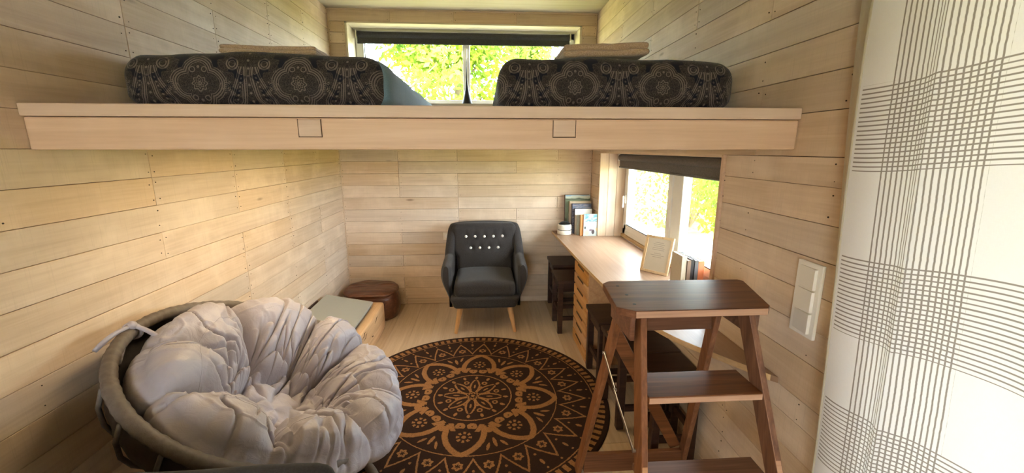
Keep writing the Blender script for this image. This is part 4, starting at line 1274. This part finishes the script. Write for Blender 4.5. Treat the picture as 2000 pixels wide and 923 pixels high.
def cover_parasol(t):
    """pale cover: striped teal sky band, dark title strip, pink fan, peach and dark figures at the foot"""
    x, y, z = t.xyz(t.coord('Generated'))
    n = t.noise(t.vec(x * 3.0, z * 16.0, 0.0), 1.0, 3)
    c = t.mix(t.smooth(n, 0.45, 0.6), (0.40, 0.50, 0.49), (0.09, 0.27, 0.31))
    c = t.mix(z.lt(0.70), c, (0.46, 0.52, 0.51))
    ttl = (z.gt(0.655) * z.lt(0.70)) * ((x * 95.0).sin().gt(-0.45)) * x.gt(0.08) * x.lt(0.95)
    ttl = ttl * (1.0 - (x.gt(0.30) * x.lt(0.37)))
    fan = (abs(x - 0.52) * 1.35).lt(z - 0.36) * z.lt(0.635)
    c = t.mix(fan, c, (0.66, 0.47, 0.47))
    c = t.mix(fan * ((t.math('ARCTAN2', x - 0.52, z - 0.30) * 26.0).sin().gt(0.5)), c, (0.50, 0.33, 0.38))
    c = t.mix(hyp(x - 0.22, (z - 0.16) * 1.3).lt(0.17), c, (0.78, 0.52, 0.38))
    c = t.mix((x + z * 0.9).gt(1.13) * z.lt(0.36), c, (0.74, 0.60, 0.33))
    c = t.mix(hyp((x - 0.68), (z - 0.19) * 1.0).lt(0.105), c, (0.07, 0.055, 0.06))
    c = t.mix(hyp((x - 0.52) * 0.8, (z - 0.27) * 2.2).lt(0.10), c, (0.20, 0.15, 0.19))
    c = t.mix(hyp(x - 0.10, (z - 0.38)).lt(0.06), c, (0.05, 0.07, 0.06))
    c = t.mix(ttl, c, (0.06, 0.17, 0.19))
    t.bsdf(c, 0.35, 0.4)
M['cover_landscape'] = cover_mat('landscape_book_cover', cover_landscape)
M['cover_dusk'] = cover_mat('dusk_book_cover', cover_dusk)
M['cover_parasol'] = cover_mat('pale_parasol_book_cover', cover_parasol)
for nm, c in (('tan', (0.52, 0.42, 0.30)), ('navy', (0.035, 0.035, 0.06)), ('ivory', (0.78, 0.77, 0.72)), ('sage', (0.30, 0.32, 0.26)), ('orange', (0.66, 0.33, 0.12)), ('brownbook', (0.20, 0.13, 0.09)), ('greybook', (0.10, 0.095, 0.10)), ('inkbook', (0.03, 0.028, 0.03)), ('rust', (0.52, 0.16, 0.07)), ('sand', (0.50, 0.44, 0.34)), ('coffee', (0.13, 0.07, 0.045))):
    M['book_' + nm] = mat_plain('book_' + nm, c, 0.45, 0.35, vary=0.1, scale=60)

def book(x0, x1, y, th, h, cover, spine, label, group, axis='y', z=DZ):
    """upright book; axis 'y': covers face +-y and the spine looks to -x; axis 'x': covers face +-y, spine to -y side is built by swapping"""
    t = thing('book', ((x0 + x1) / 2, y + th / 2, z), label, 'book', group)
    part('front_cover', MB().bbox(x0, x1, y, y + 0.0025, z, z + h, 0.0008, 1), cover, t)
    part('back_cover', MB().bbox(x0, x1, y + th - 0.0025, y + th, z, z + h, 0.0008, 1), spine, t)
    part('spine', MB().bbox(x0 - 0.0015, x0 + 0.003, y, y + th, z, z + h, 0.0012, 2), spine, t)
    part('pages', MB().box(x0 + 0.003, x1 - 0.004, y + 0.0026, y + th - 0.0026, z + 0.003, z + h - 0.004), 'paper', t)
    return t
gb = 'upright books in the far desk corner'
book(0.808, 1.062, 4.105, 0.040, 0.378, 'cover_landscape', 'coffee' and 'book_coffee', 'tallest book, hill scene cover with dark spine, in the far desk corner', gb)
book(0.846, 1.066, 4.062, 0.040, 0.318, 'book_tan', 'book_tan', 'tan book in front of the tallest one, far desk corner', gb)
book(0.866, 1.058, 4.026, 0.034, 0.298, 'cover_dusk', 'book_navy', 'blue dusk cover book with navy spine in the far corner row', gb)
book(0.886, 1.056, 3.990, 0.034, 0.252, 'book_ivory', 'book_navy', 'plain ivory white covered book in the middle of the far corner row', gb)
book(0.886, 1.046, 3.962, 0.026, 0.196, 'book_sand', 'book_sand', 'sand coloured thin book behind the sage one, far desk corner', gb)
book(0.903, 1.050, 3.934, 0.026, 0.197, 'book_sage', 'book_sage', 'sage green thin book in the far desk corner', gb)
book(0.926, 1.058, 3.902, 0.030, 0.203, 'book_orange', 'book_orange', 'orange spined book behind the parasol cover book', gb)
book(0.954, 1.090, 3.886, 0.014, 0.216, 'cover_parasol', 'book_ivory', 'front book with pale teal cover and pink fan picture', gb)

# stacked canister with a dark handle on its lid
cc = (0.787, 4.00, DZ)
t = thing('stacked_canister', cc, 'cream two tier round canister with dark lid beside the books', 'canister')
part('lower_tier', MB().lathe([(0.066, 0), (0.070, 0.004), (0.0715, 0.040), (0.069, 0.044)], cc, 32), 'cream', t, smooth=True, auto=40)
part('band', MB().lathe([(0.066, 0.043), (0.066, 0.050)], cc, 32), 'black', t, smooth=True, auto=40)
part('upper_tier', MB().lathe([(0.068, 0.050), (0.0715, 0.053), (0.070, 0.093), (0.062, 0.101)], cc, 32), 'cream', t, smooth=True, auto=40)
lid = part('lid', MB().lathe([(0.058, 0.101), (0.056, 0.107), (0.030, 0.110)], cc, 28), 'black', t, smooth=True, auto=40)
part('handle', MB().tube([(cc[0] + 0.045 * math.cos(a), cc[1] - 0.01, cc[2] + 0.105 + 0.022 * math.sin(a)) for a in [PI * i / 12 for i in range(13)]], 0.006, 8), 'black', lid, smooth=True)

# framed notice leaning back on the desk
pa, pb = Vector((1.079, 2.718, DZ + 0.001)), Vector((1.203, 2.560, DZ + 0.001))
ue = (pb - pa).normalized(); wdt = (pb - pa).length; nf = Vector((ue.y, -ue.x, 0)); 
if nf.x > 0: nf = -nf
up = (Vector((0, 0, 1)) * math.cos(0.26) - nf * math.sin(0.26)).normalized(); nf2 = ue.cross(up)
if nf2.x > 0: nf2 = -nf2
def fp(u, v, d): return pa + ue * u + up * v + nf2 * d
def fbox(u0, u1, v0, v1, d0, d1):
    c = [fp(u, v, d) for (u, v, d) in ((u0, v0, d0), (u1, v0, d0), (u1, v0, d1), (u0, v0, d1), (u0, v1, d0), (u1, v1, d0), (u1, v1, d1), (u0, v1, d1))]
    b = bmesh.new(); vs = [b.verts.new(p) for p in c]
    for f in [(3, 2, 1, 0), (4, 5, 6, 7), (0, 1, 5, 4), (1, 2, 6, 5), (2, 3, 7, 6), (3, 0, 4, 7)]: b.faces.new([vs[i] for i in f])
    bmesh.ops.recalc_face_normals(b, faces=b.faces[:]); return MB().bm(b)
HF = 0.255
t = thing('framed_notice', tuple((pa + pb) / 2), 'pale wooden frame with a printed notice leaning on the desk', 'frame')
M['frame_wood'] = mat_wood('pale_frame_wood', (0.52, 0.36, 0.20), (0.64, 0.47, 0.28), (0.72, 0.55, 0.35), axis=2, rough=0.5)
fw = 0.017
for a in ((0, wdt, 0, fw), (0, wdt, HF - fw, HF), (0, fw, fw, HF - fw), (wdt - fw, wdt, fw, HF - fw)):
    part('frame_rail', fbox(*a, -0.012, 0.004), 'frame_wood', t)
M['notice_sheet'] = mat_plain('notice_sheet', (0.62, 0.57, 0.49), 0.6, 0.3, vary=0.03)
sh = part('notice_sheet', fbox(fw, wdt - fw, fw, HF - fw, -0.010, -0.004), 'notice_sheet', t)
M['ink'] = mat_plain('grey_print', (0.36, 0.32, 0.28), 0.7, 0.2)
ln = MB(); rr = random.Random(3)
for i in range(9):
    v = HF - 0.045 - i * 0.0125; hwid = rr.uniform(0.025, 0.055)
    if i == 5: continue
    m_ = fbox(wdt / 2 - hwid, wdt / 2 + hwid, v, v + 0.0028, -0.0042, -0.0036); ln.add(m_.v, m_.f)
part('print_lines', ln, 'ink', sh)
part('easel_leg', fbox(wdt / 2 - 0.02, wdt / 2 + 0.02, 0.03, 0.16, -0.020, -0.012), 'frame_wood', t)

# booklet lying flat and the near row of books
bk_ = MB()
bk_.prism([(1.215, 2.500), (1.300, 2.385), (1.225, 2.330), (1.140, 2.445)], DZ, DZ + 0.006, 0.001)
single('booklet', bk_, 'paper', (1.22, 2.41, DZ), 'white booklet lying flat beside the framed notice', 'booklet')
gn = 'upright books at the near end of the sill'
def side_book(x0, th, y0, dep, h, spine, label):
    """spine looks toward the near end (-y), covers face +-x"""
    t = thing('book', (x0 + th / 2, y0 + dep / 2, DZ), label, 'book', gn)
    part('front_cover', MB().bbox(x0, x0 + 0.0022, y0, y0 + dep, DZ, DZ + h, 0.0006, 1), spine, t)
    part('back_cover', MB().bbox(x0 + th - 0.0022, x0 + th, y0, y0 + dep, DZ, DZ + h, 0.0006, 1), spine, t)
    part('spine', MB().bbox(x0, x0 + th, y0 - 0.001, y0 + 0.003, DZ, DZ + h, 0.001, 2), spine, t)
    part('pages', MB().box(x0 + 0.0023, x0 + th - 0.0023, y0 + 0.003, y0 + dep - 0.004, DZ + 0.003, DZ + h - 0.004), 'paper', t)
side_book(1.158, 0.030, 2.285, 0.135, 0.212, 'book_sand', 'tall sand coloured book at the room end of the near sill row')
side_book(1.190, 0.022, 2.280, 0.120, 0.186, 'book_brownbook', 'brown book between the sand and black ones, near sill row')
side_book(1.214, 0.020, 2.284, 0.115, 0.192, 'book_inkbook', 'black book in the middle of the near sill row')
side_book(1.236, 0.022, 2.280, 0.115, 0.186, 'book_greybook', 'dark grey book beside the rust one, near sill row')
side_book(1.260, 0.036, 2.282, 0.115, 0.180, 'book_rust', 'rust orange book at the window end of the near sill row')

# ------------------------------------------------------------------ light switch
t = thing('light_switch', (XR - 0.001, 1.25, 0.98), 'white three gang rocker switch plate on the plank wall by the curtain', 'switch')
part('plate', MB().bbox(XR - 0.013, XR - 0.0005, 1.196, 1.302, 0.978, 1.234, 0.004, 2), 'white_switch', t)
for i in range(3):
    za = 0.994 + i * 0.077
    b = bmesh.new()
    c8 = [(XR - 0.0145, 1.212, za), (XR - 0.012, 1.212, za), (XR - 0.012, 1.286, za), (XR - 0.0145, 1.286, za), (XR - 0.0145, 1.212, za + 0.070), (XR - 0.012, 1.212, za + 0.070), (XR - 0.012, 1.286, za + 0.070), (XR - 0.0145, 1.286, za + 0.070)]
    c8 = [(p[0] - (0.010 if p[1] < 1.25 and p[0] < XR - 0.013 else 0), p[1], p[2]) for p in c8]
    hx = MB().hexa(c8); vs = [b.verts.new(p) for p in hx.v]
    for f in hx.f: b.faces.new([vs[j] for j in f])
    bmesh.ops.recalc_face_normals(b, faces=b.faces[:])
    part('rocker', MB().bm(b, 0.0012, 2), 'white_switch', t)

# ------------------------------------------------------------------ curtain on the right-hand door
CZ0, CZ1 = 0.03, 2.38
def cur_x(s, z):
    """fold depth along the curtain, s measured from its far edge"""
    f = 0.55 + 0.45 * smooth01((2.4 - z) / 2.0)
    x = 0.024 * math.sin(s * 11.0 + 0.6 + 0.5 * math.sin(z * 1.1)) + 0.006 * math.sin(s * 23.0 + z * 0.9)
    # one sharp pleat that wanders toward the far edge lower down
    c = 0.190 + 0.020 * (z - 1.3)
    d = s - c
    x += 0.034 * math.exp(-(d / 0.030) ** 2) * (1 if d < 0 else 0.7)
    c2 = 0.52 + 0.06 * (1.6 - z); d2 = s - c2
    x += 0.012 * math.exp(-(d2 / 0.045) ** 2) * smooth01((1.75 - z) / 0.6)
    return f * x
ct = thing('striped_curtain', (0.99, 0.35, CZ0), 'cream linen curtain woven with grey brown check bands over the door', 'curtain')
ns, nzv = 300, 60; P = []; UV = []
for j in range(nzv + 1):
    z = CZ0 + (CZ1 - CZ0) * j / nzv
    row = []; ur = []; acc = 0; pv = None
    for i in range(ns + 1):
        s = 1.42 * i / ns
        y = 1.112 - 0.075 * smooth01((2.05 - z) / 1.6) - s
        x = 1.030 - cur_x(s, z)
        sag = 0.012 * math.sin(s * 9.0 + 1.2)
        p = (x, y, z)
        if pv: acc += math.hypot(p[0] - pv[0], p[1] - pv[1])
        pv = p
        row.append(p); ur.append((acc, z + sag - 0.02 * s))
    P.append(row); UV.append(ur)
cmb = MB().grid(P)
def with_uv(o, UV, nv):
    uvl = o.data.uv_layers.new(name='cloth')
    flat = [q for r in UV for q in r]
    idx = np.zeros(len(o.data.loops), dtype=np.int32); o.data.loops.foreach_get('vertex_index', idx)
    uvl.data.foreach_set('uv', np.array(flat, dtype=np.float32)[idx].ravel())
cl = part('cloth', cmb, 'curtain', ct, smooth=True); with_uv(cl, UV, ns + 1)
sh = MB(); P = []
for j in range(41):                             # loose cream lining showing past the far edge
    z = CZ0 + (CZ1 - CZ0) * j / 40; row = []
    for i in range(25):
        s = i / 24
        row.append((1.056 - 0.010 * math.sin(s * 13 + z * 0.5), 1.185 - 0.105 * smooth01((2.1 - z) / 1.6) - 0.17 * s, z))
    P.append(row)
part('lining', sh.grid(P), 'sheer', ct, smooth=True)
hm = MB().tube([(1.030 - cur_x(0.0, CZ0 + (CZ1 - CZ0) * j / 40), 1.113 - 0.075 * smooth01((2.05 - CZ0 - (CZ1 - CZ0) * j / 40) / 1.6), CZ0 + (CZ1 - CZ0) * j / 40) for j in range(41)], 0.0035, 6)
part('edge_hem', hm, 'sheer', ct, smooth=True)
rod = ct
part('rod', MB().tube([(1.030, 1.18, CZ1 + 0.012), (1.030, -0.42, CZ1 + 0.012)], 0.012, 14), 'black', rod, smooth=True, auto=40)
for y in (1.15, -0.39):
    part('rod_bracket', MB().bbox(1.02, XR - 0.001, y - 0.008, y + 0.008, CZ1, CZ1 + 0.024, 0.002, 1), 'black', rod)
d2m = MB()
for a in ((DR[0], DR[0] + 0.06, 0, DR[3]), (DR[1] - 0.06, DR[1], 0, DR[3]), (DR[0], DR[1], 0, 0.08), (DR[0], DR[1], DR[3] - 0.07, DR[3])):
    d2m.box(XR + 0.05, XR + 0.10, a[0], a[1], a[2], a[3])
d2 = structure('door_2', d2m, 'white_pvc')
part('pane', MB().box(XR + 0.072, XR + 0.078, DR[0] + 0.06, DR[1] - 0.06, 0.08, DR[3] - 0.07), 'glass', d2)

# ------------------------------------------------------------------ folding stepladder
LD = thing('stepladder', (0.70, 1.30, 0), 'dark stained wooden folding stepladder standing beside the curtain', 'stepladder')
def FX(z, s):  # front rail: outer x and y of its front edge
    k = (1.07 - z) / 1.07
    return ((0.505 - 0.066 * k) if s < 0 else (0.866 + 0.100 * k)), 1.212 - 0.35 * (1.07 - z)
def RX(z, s):
    k = (1.07 - z) / 1.07
    return ((0.497 - 0.049 * k) if s < 0 else (0.872 + 0.108 * k)), 1.405 + 0.34 * (1.07 - z)
poly = [(0.420, 1.235), (0.470, 1.196), (0.908, 1.196), (0.926, 1.215), (0.998, 1.470), (0.985, 1.490), (0.475, 1.502), (0.444, 1.475)]
part('top_board', MB().prism(poly, 1.074, 1.100, 0.003), 'walnut', LD)
part('lit_edge', MB().box(0.472, 0.907, 1.1942, 1.1966, 1.0765, 1.0975), 'walnut_lit_edge', LD)  # light on the front edge, painted as a paler strip
dots = MB()
for x, y in ((0.487, 1.255), (0.492, 1.345), (0.490, 1.44)):
    dots.lathe([(0.006, 1.0992), (0.006, 1.1006)], (x, y, 0), 10)
part('screw_hole', dots, 'black', LD)
for s in (-1, 1):
    x0_, y0_ = FX(1.072, s); x1_, y1_ = FX(0.0, s)
    part('front_rail', MB().beam((x0_, y0_ + 0.033, 1.072), (x1_, y1_ + 0.033, 0.0), 0.021, 0.066, (1, 0, 0), 0.002), 'walnut_up', LD)
    part('lit_edge', MB().beam((x0_, y0_ - 0.0008, 1.070), (x1_, y1_ - 0.0008, 0.003), 0.0165, 0.0022, (1, 0, 0), 0), 'walnut_lit_edge', LD)  # frontal light painted along the rail
    x0_, y0_ = RX(1.072, s); x1_, y1_ = RX(0.0, s)
    part('rear_leg', MB().beam((x0_ + s * -0.004, y0_, 1.060), (x1_, y1_, 0.010 if s < 0 else 0.0), 0.024, 0.048, (1, 0, 0), 0.002), 'walnut_up', LD)
    xc = (0.496 if s < 0 else 0.872)
    part('cleat', MB().bbox(xc - 0.030 if s < 0 else xc + 0.012, xc - 0.013 if s < 0 else xc + 0.030, 1.222, 1.43, 0.985, 1.073, 0.002, 1), 'walnut', LD)
for z in (0.840, 0.565, 0.290):
    xa_, ya_ = FX(z, -1); xb_, _ = FX(z, 1)
    part('step', MB().bbox(xa_ + 0.011, xb_ - 0.011, ya_ - 0.006, ya_ + 0.142, z - 0.024, z, 0.003, 1), 'walnut', LD)
    part('lit_edge', MB().box(xa_ + 0.014, xb_ - 0.014, ya_ - 0.0078, ya_ - 0.0055, z - 0.0215, z - 0.0025), 'walnut_lit_edge', LD)  # frontal light painted on the step's nose
zc_ = 0.955
xa_, ya_ = RX(0.95, -1); xb_, _ = RX(0.95, 1)
part('rear_crossbar', MB().bbox(xa_ + 0.008, xb_ - 0.012, ya_ - 0.010, ya_ + 0.014, 0.918, 0.975, 0.002, 1), 'walnut', LD)
xa_, ya_ = RX(0.13, -1); xb_, _ = RX(0.13, 1)
part('rear_crossbar', MB().bbox(xa_ + 0.012, xb_ - 0.012, ya_ - 0.012, ya_ + 0.012, 0.045, 0.145, 0.002, 1), 'walnut', LD)
xa_, ya_ = RX(0.90, -1); xb_, yb_ = RX(0.12, 1)
part('diagonal_brace', MB().beam((xa_ + 0.012, ya_ + 0.030, 0.90), (xb_ - 0.03, yb_ + 0.030, 0.14), 0.055, 0.016, (1, 0, 0), 0.002), 'walnut', LD)
for s in (-1,):
    xa_, ya_ = RX(0.80, s); xb_, yb_ = FX(0.70, s); sx = -0.016 * (1 if s < 0 else -1)
    A = Vector((xa_ + sx, ya_, 0.80)); B = Vector((xb_ + sx, yb_ + 0.04, 0.655)); mid = A.lerp(B, 0.42) + Vector((0, 0, -0.006))
    br_ = part('folding_brace', MB().beam(A, mid, 0.003, 0.016, (1, 0, 0), 0.0008).beam(mid + Vector((sx * 0.2, 0, 0)), B + Vector((sx * 0.2, 0, 0)), 0.003, 0.016, (1, 0, 0), 0.0008), 'steel', LD)
    for q in (A, mid, B):
        part('rivet', MB().tube([q + Vector((-0.006, 0, 0)), q + Vector((0.006, 0, 0))], 0.006, 10), 'steel', br_)

# ------------------------------------------------------------------ unseen porch roofs on posts, added to shade the entrance and the curtained door
pr = MB().box(1.43, 3.7, -4.6, 1.30, 2.42, 2.50).box(XL - 0.6, 1.43, -4.6, YF - bk - 0.001, 2.42, 2.50)
structure('roof_added_shade', pr, 'wall_plank')
for k_, (px_, py_) in enumerate(((3.6, 1.2), (3.6, -1.6), (3.6, -4.4), (XL - 0.5, -4.4))):
    structure('pillar_added_%d' % (k_ + 1), MB().bbox(px_ - 0.05, px_ + 0.05, py_ - 0.05, py_ + 0.05, -0.13 if px_ > 0 else -0.5, 2.42, 0.006), 'wall_plank_z')

# ------------------------------------------------------------------ outdoors: deck, lawn, trees, shrubs
lw = MB().box(-60, 60, -40, 80, -0.60, -0.50)
structure('ground', lw, 'lawn')
deck = tag(obj('deck', MB().box(1.45, 3.75, -3.0, 9.8, -0.5, -0.16), 'joint'), kind='structure')
for i in range(16):
    x = 1.455 + i * 0.1435
    part('plank', MB().box(x, x + 0.137, -3.0, 9.8, -0.16, -0.13), 'deck', deck)
bn = thing('garden_bench', (3.05, 5.2, -0.13), 'pale slatted garden bench on the sunlit deck outside', 'bench')
for i in range(4): part('slat', MB().bbox(2.75 + i * 0.11, 2.85 + i * 0.11, 4.5, 5.9, 0.30, 0.33, 0.004, 1), 'deck', bn)
for y in (4.65, 5.75):
    for x in (2.78, 3.12): part('leg', MB().box(x, x + 0.05, y, y + 0.05, -0.13, 0.30), 'deck', bn)

def foliage(centres, n, leaf, seed):
    """n small pointed leaves scattered through soft clumps (cx,cy,cz,rx,ry,rz)"""
    r = np.random.default_rng(seed)
    ce = np.array(centres, float); w = ce[:, 3] * ce[:, 4] * ce[:, 5]; k = r.choice(len(ce), n, p=w / w.sum())
    d = r.normal(size=(n, 3)); d /= np.linalg.norm(d, axis=1)[:, None]; rad = r.uniform(0.25, 1, n)[:, None] ** 0.45
    p = ce[k, :3] + d * rad * ce[k, 3:]
    a = r.normal(size=(n, 3)); a[:, 2] -= 0.4; a /= np.linalg.norm(a, axis=1)[:, None]
    b = np.cross(a, r.normal(size=(n, 3))); b /= np.linalg.norm(b, axis=1)[:, None]
    L = leaf * r.uniform(0.6, 1.3, n)[:, None]
    v = np.stack([p, p + a * L * 0.5 + b * L * 0.26, p + a * L, p + a * L * 0.5 - b * L * 0.26], 1).reshape(-1, 3)
    mb = MB(); mb.v = v.tolist(); mb.f = [(4 * i, 4 * i + 1, 4 * i + 2, 4 * i + 3) for i in range(n)]
    return mb
def tree(x, y, h, spread, seed, label, mat, n=9000, leaf=0.16):
    r = random.Random(seed)
    t = thing('tree', (x, y, -0.5), label, 'tree', 'trees behind the cabin')
    br = MB(); cl = []
    br.tube([(x, y, -0.5), (x + r.uniform(-.1, .1), y, h * 0.35), (x + r.uniform(-.2, .2), y + r.uniform(-.2, .2), h * 0.7), (x + r.uniform(-.3, .3), y, h * 0.95)], [0.16, 0.12, 0.08, 0.02], 8)
    for i in range(14):
        z = h * r.uniform(0.25, 0.9); a = r.uniform(0, 2 * PI); l = spread * r.uniform(0.4, 1.0) * (1.15 - 0.6 * z / h)
        e = (x + l * math.cos(a), y + l * math.sin(a), z + l * 0.45)
        br.tube([(x, y, z - 0.2), (x + l * 0.5 * math.cos(a), y + l * 0.5 * math.sin(a), z + l * 0.1), e], [0.05, 0.03, 0.01], 6)
        s = spread * r.uniform(0.28, 0.45); cl.append((*e, s, s, s * 0.8)); cl.append((x + l * 0.55 * math.cos(a), y + l * 0.55 * math.sin(a), z + l * 0.2, s * 0.8, s * 0.8, s * 0.6))
    part('trunk', br, 'bark', t, smooth=True)
    f = part('foliage', foliage(cl, n, leaf, seed), mat, t); f['kind'] = 'stuff'
tree(-2.6, 9.2, 6.0, 2.1, 1, 'leafy yellow green tree filling the left pane of the loft window', 'leaf_a', 11000)
tree(-0.7, 10.4, 6.4, 1.7, 2, 'leafy tree just left of the mullion of the loft window', 'leaf_b', 9000)
tree(0.75, 11.5, 4.9, 1.2, 3, 'slim loose tree seen in the right pane of the loft window', 'leaf_a', 4200)
def shrub(x, y, rx, ry, h, seed, label, mat, n=5000):
    r = random.Random(seed)
    t = thing('shrub', (x, y, -0.5), label, 'shrub', 'shrubs beyond the deck')
    cl = [(x + r.uniform(-.6, .6) * rx, y + r.uniform(-.6, .6) * ry, -0.5 + h * r.uniform(0.2, 0.75), rx * 0.5, ry * 0.5, h * 0.3) for _ in range(9)]
    st = MB()
    for c in cl: st.tube([(x, y, -0.5), ((x + c[0]) / 2, (y + c[1]) / 2, c[2] * 0.4), c[:3]], [0.03, 0.02, 0.008], 5)
    part('stem', st, 'bark', t)
    f = part('foliage', foliage(cl, n, 0.13, seed), mat, t); f['kind'] = 'stuff'
for i, (x, y, rx, ry, h, m_, lb) in enumerate((
        (5.6, 10.8, 1.7, 1.6, 3.4, 'leaf_a', 'bright yellow green shrub beyond the deck seen through the far sash'),
        (7.4, 12.8, 2.2, 2.0, 4.6, 'leaf_a', 'tall pale shrub behind the bright one beyond the deck'),
        (5.4, 7.6, 1.3, 1.4, 2.9, 'leaf_b', 'green shrub beyond the deck seen behind the window mullion'),
        (6.2, 5.4, 1.5, 1.6, 3.0, 'leaf_b', 'dense green shrub beyond the deck seen through the near sash'),
        (8.6, 8.6, 2.2, 2.2, 4.4, 'leaf_a', 'broad pale shrub farthest beyond the deck'))):
    shrub(x, y, rx, ry, h, 20 + i, lb, m_)
